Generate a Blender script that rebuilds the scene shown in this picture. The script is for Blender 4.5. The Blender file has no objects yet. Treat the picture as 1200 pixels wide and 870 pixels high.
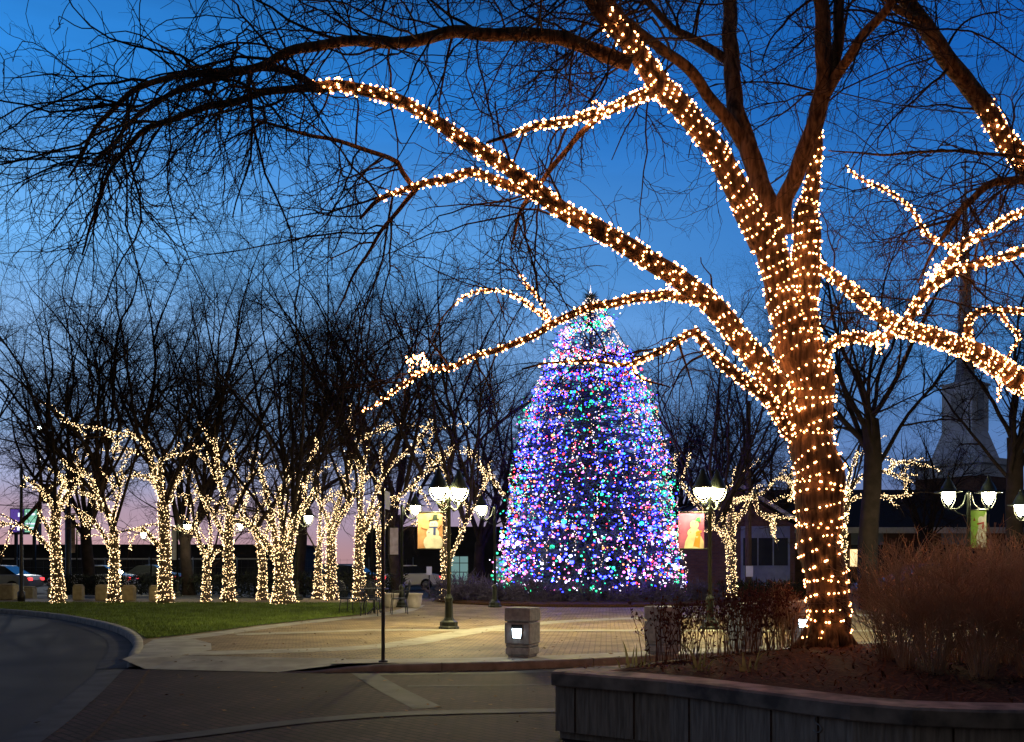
import bpy, math, random
import numpy as np
from mathutils import Vector
PI = math.pi
scene = bpy.context.scene
COL = scene.collection
F_PX, CAM_Z, HOR = 1100.0, 1.6, 660.0

def P(px, py, Y):
    """a point of the place, Y metres down the view axis of the survey position"""
    return (( px-600.0)/F_PX*Y, Y, CAM_Z+(HOR-py)/F_PX*Y)

# ------------------------------------------------------------------ mesh building
def mesh_np(name, V, F, smooth=True, mats=None, mi=None):
    """V (n,3); F = list of (k,m) index arrays"""
    me = bpy.data.meshes.new(name)
    V = np.asarray(V, dtype=np.float32)
    F = [np.asarray(f, dtype=np.int32) for f in F if len(f)]
    me.vertices.add(len(V)); me.vertices.foreach_set('co', V.ravel())
    loops = np.concatenate([f.ravel() for f in F])
    sizes = np.concatenate([np.full(len(f), f.shape[1], np.int32) for f in F])
    starts = np.concatenate([[0], np.cumsum(sizes)[:-1]]).astype(np.int32)
    me.loops.add(len(loops)); me.loops.foreach_set('vertex_index', loops)
    me.polygons.add(len(sizes)); me.polygons.foreach_set('loop_start', starts)
    me.update(calc_edges=True)
    me.polygons.foreach_set('use_smooth', np.full(len(sizes), smooth, dtype=bool))
    for m in (mats or []): me.materials.append(m)
    if mi is not None: me.polygons.foreach_set('material_index', np.asarray(mi, np.int32))
    me.update()
    return me

class MB:
    """collects boxes, tubes, lathes into ONE mesh, with a material index per piece"""
    def __init__(s): s.v=[]; s.f=[]; s.m=[]; s.cur=0; s.sm=[]
    def mat(s, i): s.cur=i; return s
    def add(s, vs, fs, smooth=False):
        o=len(s.v); s.v.extend([tuple(x) for x in vs])
        for f in fs: s.f.append([i+o for i in f]); s.m.append(s.cur); s.sm.append(smooth)
        return s
    def box(s, c, d, rz=0, bev=0.0, taper=1.0):
        cx,cy,cz=c; hx,hy,hz=d[0]/2,d[1]/2,d[2]/2
        co,si=math.cos(rz),math.sin(rz)
        if bev<=0:
            ring=[(-hx,-hy),(hx,-hy),(hx,hy),(-hx,hy)]
            lv=[(-hz,1.0),(hz,taper)]
        else:
            b=bev
            ring=[(-hx+b,-hy),(hx-b,-hy),(hx,-hy+b),(hx,hy-b),(hx-b,hy),(-hx+b,hy),(-hx,hy-b),(-hx,-hy+b)]
            lv=[(-hz,1-b/max(hx,.001)),(-hz+b,1.0),(hz-b,taper),(hz,taper*(1-b/max(hx,.001)))]
        n=len(ring); vs=[]
        for z,k in lv:
            for x,y in ring: vs.append((cx+(x*co-y*si)*k, cy+(x*si+y*co)*k, cz+z))
        fs=[list(range(n))[::-1]]
        for l in range(len(lv)-1):
            for i in range(n): fs.append([l*n+i,l*n+(i+1)%n,(l+1)*n+(i+1)%n,(l+1)*n+i])
        fs.append([ (len(lv)-1)*n+i for i in range(n)])
        return s.add(vs,fs)
    def lathe(s, prof, c=(0,0,0), n=16, smooth=True, cap=True, sx=1, sy=1):
        vs=[];fs=[]
        for r,z in prof:
            for i in range(n):
                a=2*PI*i/n; vs.append((c[0]+r*sx*math.cos(a),c[1]+r*sy*math.sin(a),c[2]+z))
        for l in range(len(prof)-1):
            for i in range(n): fs.append([l*n+i,l*n+(i+1)%n,(l+1)*n+(i+1)%n,(l+1)*n+i])
        if cap:
            fs.append(list(range(n))[::-1]); fs.append([(len(prof)-1)*n+i for i in range(n)])
        return s.add(vs,fs,smooth)
    def tube(s, pts, r, n=8, smooth=True):
        pts=np.array(pts,float); r=np.array([r]*len(pts) if np.isscalar(r) else r,float)
        V,Fq=tubes(pts[None],r[None],n)
        fs=[list(map(int,q)) for q in Fq]+[list(range(n))[::-1],[(len(pts)-1)*n+i for i in range(n)]]
        return s.add(V,fs,smooth)
    def prism(s, outline, y0, y1, axis='y'):
        """outline: (a,b) pairs; extruded along the axis between y0 and y1"""
        n=len(outline)
        def mk(a,b,t): return {'y':(a,t,b),'x':(t,a,b),'z':(a,b,t)}[axis]
        vs=[mk(a,b,y0) for a,b in outline]+[mk(a,b,y1) for a,b in outline]
        fs=[list(range(n)),[n+i for i in range(n)][::-1]]+[[i,i+n,(i+1)%n+n,(i+1)%n] for i in range(n)]
        return s.add(vs,fs)
    def xform(s, loc=(0,0,0), rz=0):
        co,si=math.cos(rz),math.sin(rz)
        s.v=[(x*co-y*si+loc[0], x*si+y*co+loc[1], z+loc[2]) for x,y,z in s.v]; return s
    def mesh(s, name, mats):
        me=bpy.data.meshes.new(name); me.from_pydata(s.v,[],s.f)
        for m in mats: me.materials.append(m)
        me.polygons.foreach_set('material_index',s.m); me.polygons.foreach_set('use_smooth',s.sm)
        me.update()
        import bmesh
        bm=bmesh.new(); bm.from_mesh(me); bmesh.ops.recalc_face_normals(bm,faces=bm.faces); bm.to_mesh(me); bm.free()
        return me
    def build(s, name, mats, parent=None, loc=None):
        if not isinstance(mats,(list,tuple)): mats=[mats]
        return link(name, s.mesh(name,mats), parent, loc)

def link(name, me, parent=None, loc=None):
    o=bpy.data.objects.new(name, me); COL.objects.link(o)
    if parent is not None: o.parent=parent
    if loc is not None: o.location=loc
    return o
def tag(o, label=None, cat=None, group=None, kind=None):
    if label: o['label']=label
    if cat: o['category']=cat
    if group: o['group']=group
    if kind: o['kind']=kind
    return o
def thing(name, label, cat, loc=(0,0,0), rz=0, group=None):
    o=bpy.data.objects.new(name,None); COL.objects.link(o); o.location=loc; o.rotation_euler=(0,0,rz)
    o.empty_display_size=.1
    return tag(o,label,cat,group)
def copy_tree(o, parent=None):
    c=o.copy(); COL.objects.link(c)
    if parent is not None: c.parent=parent
    for ch in list(o.children): copy_tree(ch,c)
    return c

def nrm(a): return a/np.maximum(np.linalg.norm(a,axis=-1,keepdims=True),1e-9)
def frames(pts):
    t=nrm(np.gradient(pts,axis=1)); N,K,_=pts.shape
    ref=np.zeros((N,3)); m=np.abs(t[:,0]); ref[np.arange(N),m.argmin(1)]=1
    U=np.empty_like(pts); u=nrm(np.cross(t[:,0],ref)); U[:,0]=u
    for k in range(1,K):
        u=nrm(u-t[:,k]*(u*t[:,k]).sum(-1,keepdims=True)); U[:,k]=u
    return t,U,np.cross(t,U)
def tubes(pts, rad, S):
    N,K,_=pts.shape
    t,U,W=frames(pts)
    a=np.arange(S)*2*PI/S
    V=pts[:,:,None,:]+rad[:,:,None,None]*(np.cos(a)[None,None,:,None]*U[:,:,None,:]+np.sin(a)[None,None,:,None]*W[:,:,None,:])
    idx=np.arange(N*K*S).reshape(N,K,S)
    A=idx[:,:-1]; B=idx[:,1:]
    Q=np.stack([A,np.roll(A,-1,2),np.roll(B,-1,2),B],-1).reshape(-1,4)
    return V.reshape(-1,3),Q
class Bag:
    """collects numpy tube batches into one mesh"""
    def __init__(s): s.V=[];s.F=[];s.n=0
    def add(s,V,Fq): s.V.append(V); s.F.append(Fq+s.n); s.n+=len(V)
    def tubes(s,pts,rad,S): s.add(*tubes(pts,rad,S))
    def mesh(s,name,mats,off=(0,0,0),smooth=True):
        by={}
        for f in s.F: by.setdefault(f.shape[1],[]).append(f)
        return mesh_np(name,np.concatenate(s.V)-np.array(off),[np.concatenate(x) for x in by.values()],smooth,mats)

def catmull(ctrl, n):
    """resample control rows (any columns) with a Catmull-Rom spline to n points, even in length"""
    c=np.array(ctrl,float); c=np.vstack([2*c[0]-c[1],c,2*c[-1]-c[-2]])
    out=[]
    for i in range(1,len(c)-2):
        t=np.linspace(0,1,16,endpoint=False)[:,None]; p0,p1,p2,p3=c[i-1],c[i],c[i+1],c[i+2]
        out.append(.5*((2*p1)+(p2-p0)*t+(2*p0-5*p1+4*p2-p3)*t*t+(3*p1-p0-3*p2+p3)*t**3))
    out.append(c[-2][None]); o=np.vstack(out)
    d=np.concatenate([[0],np.cumsum(np.linalg.norm(np.diff(o[:,:3],axis=0),axis=1))])
    s=np.linspace(0,d[-1],n)
    return np.stack([np.interp(s,d,o[:,k]) for k in range(o.shape[1])],1)
def plen(p): return float(np.linalg.norm(np.diff(p,axis=0),axis=1).sum())

def grow(rng,P0,D0,L,R0,K,wig,grav,tip=.3):
    N=len(P0); pts=np.empty((N,K,3)); pts[:,0]=P0; d=nrm(np.array(D0,float)); st=(np.asarray(L)/(K-1))[:,None]
    for k in range(1,K):
        d=d+rng.normal(0,wig,(N,3)); d[:,2]+=grav; d=nrm(d); pts[:,k]=pts[:,k-1]+d*st
    return pts, np.asarray(R0)[:,None]*np.linspace(1,tip,K)[None]
def spawn(rng,pts,rad,n,t0,t1,a0,a1,w=None):
    """n starts on random parents: position, outgoing direction at a0..a1 degrees to the parent, parent radius there"""
    N,K,_=pts.shape
    ln=np.linalg.norm(np.diff(pts,axis=1),axis=2).sum(1)
    w=ln if w is None else ln*w
    i=rng.choice(N,n,p=w/w.sum()); t=rng.uniform(t0,t1,n)*(K-1); k=np.minimum(t.astype(int),K-2); f=(t-k)[:,None]
    p=pts[i,k]*(1-f)+pts[i,k+1]*f; tg=nrm(pts[i,k+1]-pts[i,k])
    r=rad[i,k]*(1-f[:,0])+rad[i,k+1]*f[:,0]
    q=rng.normal(size=(n,3)); q=nrm(q-tg*(q*tg).sum(1,keepdims=True))
    a=np.radians(rng.uniform(a0,a1,n))[:,None]
    return p, np.cos(a)*tg+np.sin(a)*q, r, t/(K-1)

OCT_V=np.array([(1,0,0),(-1,0,0),(0,1,0),(0,-1,0),(0,0,1.25),(0,0,-1.25)],float)
OCT_F=np.array([(0,2,4),(2,1,4),(1,3,4),(3,0,4),(2,0,5),(1,2,5),(3,1,5),(0,3,5)])
_t=(1+5**.5)/2
ICO_V=np.array([(-1,_t,0),(1,_t,0),(-1,-_t,0),(1,-_t,0),(0,-1,_t),(0,1,_t),(0,-1,-_t),(0,1,-_t),(_t,0,-1),(_t,0,1),(-_t,0,-1),(-_t,0,1)],float)/(1+_t*_t)**.5
ICO_F=np.array([(0,11,5),(0,5,1),(0,1,7),(0,7,10),(0,10,11),(1,5,9),(5,11,4),(11,10,2),(10,7,6),(7,1,8),(3,9,4),(3,4,2),(3,2,6),(3,6,8),(3,8,9),(4,9,5),(2,4,11),(6,2,10),(8,6,7),(9,8,1)])
def icos(C,r):
    C=np.asarray(C); r=np.broadcast_to(np.asarray(r,float),(len(C),))
    V=C[:,None,:]+ICO_V[None]*r[:,None,None]; Fq=ICO_F[None]+(np.arange(len(C))*12)[:,None,None]
    return V.reshape(-1,3),Fq.reshape(-1,3)
def octas(C,r):
    C=np.asarray(C); r=np.broadcast_to(np.asarray(r,float),(len(C),))
    V=C[:,None,:]+OCT_V[None]*r[:,None,None]
    Fq=OCT_F[None]+(np.arange(len(C))*6)[:,None,None]
    return V.reshape(-1,3),Fq.reshape(-1,3)
def helix(rng,pts,rad,pitch,spacing,off=.012,jit=.25,phase=0):
    """a string wound round a limb: (wire polyline, bulb positions, outward normals)"""
    L=plen(pts); n=max(int(L/.012),16)
    d=np.concatenate([[0],np.cumsum(np.linalg.norm(np.diff(pts,axis=0),axis=1))]); s=np.linspace(0,d[-1],n)
    p=np.stack([np.interp(s,d,pts[:,k]) for k in range(3)],1); t,U,W=frames(p[None]); U,W=U[0],W[0]
    s_=s; s=np.clip(s+.22*pitch*np.sin(2*PI*s/pitch*.37+phase*3)+.16*pitch*np.sin(2*PI*s/pitch*1.9+phase),0,d[-1])
    p=np.stack([np.interp(s,d,pts[:,k]) for k in range(3)],1); r=np.interp(s,d,rad); s=s_
    a=phase+2*PI*s/pitch+.3*np.sin(s*7+phase)
    nv=np.cos(a)[:,None]*U+np.sin(a)[:,None]*W
    w=p+nv*(r+off)[:,None]
    ws=np.concatenate([[0],np.cumsum(np.linalg.norm(np.diff(w,axis=0),axis=1))])
    nb=max(int(ws[-1]/spacing),2)
    bs=np.clip((np.arange(nb)+.5+rng.uniform(-jit,jit,nb))*spacing,0,ws[-1])
    B=np.stack([np.interp(bs,ws,w[:,k]) for k in range(3)],1); NB=np.stack([np.interp(bs,ws,nv[:,k]) for k in range(3)],1)
    m=max(int(ws[-1]/.05),8); sw=np.linspace(0,ws[-1],m)
    wire=np.stack([np.interp(sw,ws,w[:,k]) for k in range(3)],1)
    return wire,B,NB

# ------------------------------------------------------------------ materials
def mat(name, col, rough=.7, var=.25, scale=6., bump=0., spec=.2, col2=None, stretch=(1,1,1), metal=0., detail=4., coords='Object'):
    m=bpy.data.materials.new(name); m.use_nodes=True; nt=m.node_tree; b=nt.nodes['Principled BSDF']
    b.inputs['Roughness'].default_value=rough; b.inputs['Metallic'].default_value=metal
    b.inputs['Specular IOR Level'].default_value=spec
    tc=nt.nodes.new('ShaderNodeTexCoord'); mp=nt.nodes.new('ShaderNodeMapping'); mp.inputs['Scale'].default_value=stretch
    nt.links.new(tc.outputs[coords],mp.inputs['Vector'])
    no=nt.nodes.new('ShaderNodeTexNoise'); no.inputs['Scale'].default_value=scale; no.inputs['Detail'].default_value=detail
    nt.links.new(mp.outputs[0],no.inputs['Vector'])
    rp=nt.nodes.new('ShaderNodeValToRGB'); e=rp.color_ramp.elements
    c2=col2 or tuple(c*(1-var) for c in col); c1=col if col2 else tuple(min(1,c*(1+var)) for c in col)
    e[0].position=.35; e[1].position=.65; e[0].color=(*c2,1); e[1].color=(*c1,1)
    nt.links.new(no.outputs['Fac'],rp.inputs[0]); nt.links.new(rp.outputs[0],b.inputs['Base Color'])
    if bump>0:
        bp=nt.nodes.new('ShaderNodeBump'); bp.inputs['Strength'].default_value=bump; bp.inputs['Distance'].default_value=.02
        nt.links.new(no.outputs['Fac'],bp.inputs['Height']); nt.links.new(bp.outputs[0],b.inputs['Normal'])
    return m
def glow(name, col, s):
    m=bpy.data.materials.new(name); m.use_nodes=True; nt=m.node_tree; b=nt.nodes['Principled BSDF']
    b.inputs['Base Color'].default_value=(*[min(.8,c*.6+.1) for c in col],1); b.inputs['Roughness'].default_value=.3
    b.inputs['Emission Color'].default_value=(*col,1); b.inputs['Emission Strength'].default_value=s
    return m
def thin(m, f=.5):
    """leaf or cloth: part of the light passes through"""
    nt=m.node_tree; b=nt.nodes['Principled BSDF']; out=next(n for n in nt.nodes if n.type=='OUTPUT_MATERIAL'); src=b.inputs['Base Color'].links[0].from_socket
    t=nt.nodes.new('ShaderNodeBsdfTranslucent'); nt.links.new(src,t.inputs[0]); x=nt.nodes.new('ShaderNodeMixShader'); x.inputs[0].default_value=f
    nt.links.new(b.outputs[0],x.inputs[1]); nt.links.new(t.outputs[0],x.inputs[2]); nt.links.new(x.outputs[0],out.inputs[0]); return m
def brick(name, c1, c2, mortar, w=.2, h=.1, ms=.006, rough=.75, rot=0., bump=.4, wall=False, var=.5, blotch=1.2):
    m=bpy.data.materials.new(name); m.use_nodes=True; nt=m.node_tree; b=nt.nodes['Principled BSDF']
    b.inputs['Roughness'].default_value=rough; b.inputs['Specular IOR Level'].default_value=.12
    tc=nt.nodes.new('ShaderNodeTexCoord'); mp=nt.nodes.new('ShaderNodeMapping')
    mp.inputs['Rotation'].default_value=(PI/2 if wall else 0,0,rot)
    nt.links.new(tc.outputs['Object'],mp.inputs['Vector'])
    br=nt.nodes.new('ShaderNodeTexBrick'); br.inputs['Scale'].default_value=1
    br.inputs['Brick Width'].default_value=w; br.inputs['Row Height'].default_value=h; br.inputs['Mortar Size'].default_value=ms
    br.inputs['Color1'].default_value=(*c1,1); br.inputs['Color2'].default_value=(*c2,1); br.inputs['Mortar'].default_value=(*mortar,1)
    nt.links.new(mp.outputs[0],br.inputs['Vector'])
    no=nt.nodes.new('ShaderNodeTexNoise'); no.inputs['Scale'].default_value=blotch; no.inputs['Detail'].default_value=6
    nt.links.new(tc.outputs['Object'],no.inputs['Vector'])
    mr=nt.nodes.new('ShaderNodeMapRange'); mr.inputs[1].default_value=.3; mr.inputs[2].default_value=.7; mr.inputs[3].default_value=1-var; mr.inputs[4].default_value=1.1
    nt.links.new(no.outputs['Fac'],mr.inputs[0])
    mx=nt.nodes.new('ShaderNodeMix'); mx.data_type='RGBA'; mx.blend_type='MULTIPLY'; mx.inputs[0].default_value=1
    nt.links.new(br.outputs['Color'],mx.inputs[6]); nt.links.new(mr.outputs[0],mx.inputs[7]); nt.links.new(mx.outputs[2],b.inputs['Base Color'])
    bp=nt.nodes.new('ShaderNodeBump'); bp.inputs['Strength'].default_value=bump; bp.inputs['Distance'].default_value=.006
    nt.links.new(br.outputs['Fac'],bp.inputs['Height']); bp.invert=True; nt.links.new(bp.outputs[0],b.inputs['Normal'])
    return m

M={}
M['bark']=mat('tree_bark',(.21,.135,.082),.9,scale=9,bump=1,col2=(.035,.023,.017),stretch=(3,3,.35),detail=8)
M['twig']=mat('twig_bark',(.035,.026,.022),.9,.3,3)
M['fartwig']=mat('crown_bark',(.026,.018,.017),.95,.3,3)
M['farbark']=mat('lawn_tree_bark',(.12,.085,.06),.9,scale=8,bump=.5,col2=(.05,.036,.028),stretch=(3,3,.4))
M['wire']=mat('light_wire',(.03,.05,.03),.5,.1,3)
M['bulb']=glow('warm_bulb',(1,.35,.11),27); M['bulb_dim']=glow('dim_warm_bulb',(1,.34,.10),8); M['bulb_hot']=glow('bright_warm_bulb',(1,.40,.14),48)
M['bulb2']=glow('row_bulb',(1,.68,.33),7.5)
M['concrete']=mat('kerb_concrete',(.33,.31,.28),.85,scale=5,bump=.25,col2=(.2,.19,.175),detail=9)
M['paleconc']=mat('band_concrete',(.38,.36,.31),.85,scale=3,bump=.2,col2=(.26,.245,.215),detail=9)
M['roadband']=mat('road_band_concrete',(.066,.067,.075),.8,scale=2.5,bump=.2,col2=(.036,.037,.043),detail=9)
M['asphalt']=mat('asphalt',(.055,.053,.052),.8,scale=.5,bump=.0,col2=(.032,.031,.032),detail=12)
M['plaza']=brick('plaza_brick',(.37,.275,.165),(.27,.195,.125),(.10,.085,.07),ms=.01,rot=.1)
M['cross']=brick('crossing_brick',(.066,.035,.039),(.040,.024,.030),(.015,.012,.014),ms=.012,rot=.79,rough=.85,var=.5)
M['soil']=mat('mulch',(.085,.036,.022),.95,scale=30,bump=.8,col2=(.022,.012,.009),detail=8)
M['chip']=mat('mulch_chip',(.13,.055,.032),.9,.4,14)
M['turf']=mat('turf',(.10,.15,.032),.95,scale=2.2,col2=(.045,.065,.018),detail=8)
M['blade']=mat('grass_blade',(.18,.26,.05),.8,scale=1.3,col2=(.085,.12,.026))
M['leaf']=mat('dead_leaf',(.14,.07,.03),.85,.4,9)
M['dark']=mat('black_iron',(.014,.015,.016),.45,.3,8,spec=.5)
M['green']=mat('dark_green_paint',(.012,.016,.013),.45,.25,6,spec=.4)
M['globe']=glow('lamp_globe',(1,.84,.37),760)
M['lens']=glow('lamp_lens',(1,.90,.5),300)
M['farlens']=glow('far_lamp_lens',(1,.90,.5),170)
M['bollight']=glow('bollard_light',(.72,.9,1),22)
M['ground']=mat('far_ground',(.05,.05,.048),.95,scale=.2,col2=(.03,.03,.028),detail=8)
M['white']=mat('white_paint',(.62,.66,.7),.5,.12,3)
M['steel']=mat('galvanised_steel',(.13,.14,.15),.45,.15,9,metal=.6)
M['glass']=mat('dark_glass',(.02,.024,.03),.08,.1,2,spec=.6)
# ------------------------------------------------------------------ camera, world, render
cam=bpy.data.cameras.new('camera'); co=bpy.data.objects.new('camera',cam); COL.objects.link(co)
co.location=(0,0,CAM_Z); co.rotation_euler=(PI/2,0,0); cam.sensor_width=36; cam.lens=36*F_PX/1200; cam.shift_y=(HOR-435)/1200
cam.clip_end=3000; scene.camera=co
scene.view_settings.view_transform='Standard'; scene.view_settings.look='None'; scene.view_settings.exposure=0; scene.view_settings.gamma=1
scene.render.engine='CYCLES'
scene.cycles.use_denoising=True; scene.cycles.max_bounces=5; scene.cycles.diffuse_bounces=2; scene.cycles.glossy_bounces=2
scene.cycles.sample_clamp_indirect=2.0; scene.cycles.sample_clamp_direct=0; scene.cycles.caustics_reflective=False; scene.cycles.caustics_refractive=False
scene.cycles.use_light_tree=True; scene.cycles.use_adaptive_sampling=True; scene.cycles.adaptive_threshold=.01

w=bpy.data.worlds.new('World'); scene.world=w; w.use_nodes=True; nt=w.node_tree; bg=nt.nodes['Background']
N=nt.nodes.new; Lk=nt.links.new
sky=N('ShaderNodeTexSky'); sky.sky_type='NISHITA'; sky.sun_disc=False; sky.sun_elevation=math.radians(-3.5); sky.sun_rotation=math.radians(-38)
sky.altitude=200; sky.air_density=1; sky.dust_density=1; sky.ozone_density=3
tc=N('ShaderNodeTexCoord'); sp=N('ShaderNodeSeparateXYZ'); Lk(tc.outputs['Generated'],sp.inputs[0])
# the blue-hour sky: deep blue overhead to a lilac-pink band on the horizon, brighter over the afterglow in the west
def ramp(stops):
    r=N('ShaderNodeValToRGB'); r.color_ramp.interpolation='EASE'; e=r.color_ramp.elements
    while len(e)<len(stops): e.new(.5)
    for i,(p,c) in enumerate(stops): e[i].position=p; e[i].color=(*c,1)
    Lk(sp.outputs['Z'],r.inputs[0]); return r
glowside=ramp([(0,(.58,.32,.32)),(.045,(.49,.34,.43)),(.09,(.36,.40,.61)),(.14,(.27,.45,.77)),(.21,(.26,.50,.88)),(.30,(.16,.46,.92)),(.44,(.028,.25,.74)),(.57,(.006,.06,.22))])
farside=ramp([(0,(.17,.16,.27)),(.05,(.14,.18,.36)),(.10,(.095,.20,.46)),(.21,(.06,.23,.58)),(.33,(.020,.17,.55)),(.46,(.006,.105,.44)),(.57,(.004,.035,.15))])
mr=N('ShaderNodeMapRange'); mr.interpolation_type='SMOOTHSTEP'; mr.inputs[1].default_value=-.5; mr.inputs[2].default_value=.55
mr.inputs[3].default_value=1; mr.inputs[4].default_value=0; Lk(sp.outputs['X'],mr.inputs[0])
mx=N('ShaderNodeMix'); mx.data_type='RGBA'; Lk(mr.outputs[0],mx.inputs[0]); Lk(farside.outputs[0],mx.inputs[6]); Lk(glowside.outputs[0],mx.inputs[7])
# thin streaks of cloud low in the west
mp=N('ShaderNodeMapping'); mp.inputs['Scale'].default_value=(2.2,2.2,13); Lk(tc.outputs['Generated'],mp.inputs[0])
nz=N('ShaderNodeTexNoise'); nz.inputs['Scale'].default_value=2.1; nz.inputs['Detail'].default_value=6; Lk(mp.outputs[0],nz.inputs['Vector'])
cr=N('ShaderNodeMapRange'); cr.inputs[1].default_value=.45; cr.inputs[2].default_value=.75; cr.inputs[3].default_value=.93; cr.inputs[4].default_value=1.12; Lk(nz.outputs['Fac'],cr.inputs[0])
mu=N('ShaderNodeMix'); mu.data_type='RGBA'; mu.blend_type='MULTIPLY'; mu.inputs[0].default_value=1; Lk(mx.outputs[2],mu.inputs[6]); Lk(cr.outputs[0],mu.inputs[7])
ns=N('ShaderNodeMix'); ns.data_type='RGBA'; ns.blend_type='ADD'; ns.inputs[0].default_value=.12; Lk(mu.outputs[2],ns.inputs[6]); Lk(sky.outputs[0],ns.inputs[7])
# the eastern half of the sky, behind the viewer, is already night
me_=N('ShaderNodeMapRange'); me_.inputs[1].default_value=-.25; me_.inputs[2].default_value=.45; me_.inputs[3].default_value=0; me_.inputs[4].default_value=1; Lk(sp.outputs['Y'],me_.inputs[0])
nn_=N('ShaderNodeMix'); nn_.data_type='RGBA'; nn_.inputs[6].default_value=(.058,.055,.058,1); Lk(ns.outputs[2],nn_.inputs[7]); Lk(me_.outputs[0],nn_.inputs[0]); Lk(nn_.outputs[2],bg.inputs[0]); bg.inputs[1].default_value=1.0

# ------------------------------------------------------------------ ground surfaces
def sheet(name, pts, z, m, kind='structure', label=None):
    zz=[z]*len(pts) if np.isscalar(z) else z
    return tag(MB().add([(x,y,c) for (x,y),c in zip(pts,zz)],[list(range(len(pts)))]).build(name,m),label=label,kind=kind)
def offset(pl, d):
    """polyline moved sideways by d to its left"""
    p=np.array(pl,float)[:,:2]; t=np.gradient(p,axis=0); t/=np.linalg.norm(t,axis=1,keepdims=True)
    return p+np.stack([-t[:,1],t[:,0]],1)*d
def smooth2(pl,n): return catmull(np.c_[np.array(pl,float),np.zeros(len(pl))] if len(pl[0])==2 else pl,n)
def ribbon(name, pl, w0, w1, z, m, n=40, kind='structure'):
    c=smooth2(pl,n)[:,:2]; a=offset(c,w0); b=offset(c,w1)
    V=[(*p,z) for p in a]+[(*p,z) for p in b]
    return tag(MB().add(V,[[i,i+1,n+i+1,n+i] for i in range(n-1)]).build(name,m),kind=kind)
def kerb(name, pl, w, z0, z1, m, n=60, joint=2.4):
    """a rounded kerb along a polyline, its road face on the line, body to the left; z1 number or per-control heights"""
    h=[z1]*len(pl) if np.isscalar(z1) else z1
    c=catmull([(x,y,0,k) for (x,y),k in zip(pl,h)],n); L=plen(c[:,:3]); s0=np.linspace(0,L,n)
    js=np.arange(joint,L-.2,joint); ss=np.sort(np.r_[s0,js-.007,js+.007]); gap={int(np.searchsorted(ss,j)) for j in js}
    c=np.stack([np.interp(ss,s0,c[:,k]) for k in range(4)],1); hh=c[:,3]; n=len(ss); c=c[:,:2]; rows=[(0,z0,0),(0,0,-.025),(.025,0,0),(w,0,0),(w,z0,0)]
    V=[]
    for d,zb,dz in rows:
        q=offset(c,d)
        for i in range(n): V.append((q[i,0],q[i,1], z0 if zb==z0 else hh[i]+dz))
    fs=[[r*n+i,r*n+i+1,(r+1)*n+i+1,(r+1)*n+i] for r in range(len(rows)-1) for i in range(n-1) if i+1 not in gap]
    return tag(MB().add(V,fs,True).build(name,m),kind='structure')

sheet('ground',[(-900,-60),(900,-60),(900,1800),(-900,1800)],-.03,M['ground'])
lawn_kerb=[(-34,34.6),(-20.7,32.4),(-16.3,29.8),(-13.3,27.1),(-10.85,24.1),(-9.07,21.5),(-7.77,19.1),(-6.78,16.8),(-6.25,15.3),(-5.85,14.25)]
front_kerb=[(-3.42,13.62),(-2.7,13.66),(-2.1,13.75),(-.3,13.95),(.52,14.2),(2.2,14.9),(4.4,15.9),(7.8,17.1),(14,18),(26,18.6)]
band_edge=[(-3.2,2.0),(-3.55,5.0),(-4.2,8.38),(-4.95,11.2),(-5.82,14.08)]
# the asphalt drive sweeping round the lawn
lk=smooth2(lawn_kerb,50)[:,:2]
road=[(-60,-10),(-2.9,-10),(-3.0,0),(-3.5,5.0),(-4.2,8.38),(-4.95,11.2),(-5.83,14.1)]+[tuple(p) for p in lk[::-1]]+[(-60,38)]
sheet('road',road,0.0,M['asphalt'])
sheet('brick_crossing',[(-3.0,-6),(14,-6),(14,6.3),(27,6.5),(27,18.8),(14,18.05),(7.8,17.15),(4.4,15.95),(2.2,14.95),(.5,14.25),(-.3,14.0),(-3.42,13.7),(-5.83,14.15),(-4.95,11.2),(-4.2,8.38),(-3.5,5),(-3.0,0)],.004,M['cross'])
ribbon('concrete_road_band',band_edge,.0,.34,.009,M['roadband'])
ribbon('concrete_gutter_line',[(x+.36,y) for x,y in band_edge],-.04,.0,.009,M['soil'])
ribbon('diagonal_concrete_band',[(-2.2,13.72),(-1.55,11.9),(-.92,10.3)],-.17,.17,.009,M['roadband'])
ribbon('curved_concrete_band',[(-4.0,8.0),(-3.1,8.62),(-2.45,9.2),(-1.9,9.6),(-1.1,9.95),(.2,10.15),(1.5,10.2)],-.17,.10,.013,M['roadband'])
ribbon('thin_joint_band',[(-1.35,12.15),(0,12.25),(1.3,12.5),(3,13.1)],-.05,.05,.009,M['roadband'],20)
ribbon('gutter_apron',[(-2.2,13.45),(-.3,13.65),(.6,13.92),(2.3,14.6),(4.5,15.6),(7.9,16.8)],-.16,.22,.0085,M['roadband'],30)
def gutter():
    ribbon('lawn_gutter',lawn_kerb,-.42,0.,.008,M['roadband'])
gutter()
kerb('lawn_kerb',lawn_kerb,.17,-.02,[.14]*8+[.13,.02],M['concrete'])
kerb('plaza_kerb',front_kerb,.17,-.02,[.008,.03,.10,.125,.125,.125,.125,.125,.125,.125],M['concrete'])
# plaza of brick, one step above the road
li=offset(lk,.15)
ki=offset(smooth2(front_kerb,60)[:,:2],.15)
plaza=[(26,19),(26,38.5),(-34,38.5)]+[tuple(p) for p in li[:-3]]+[(-6.1,15.15),(-5.2,14.98),(-3.5,14.68),(-2.6,14.58)]+[tuple(p) for p in ki if p[0]>-2.4]
sheet('plaza',plaza,.116,M['plaza'])
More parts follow.
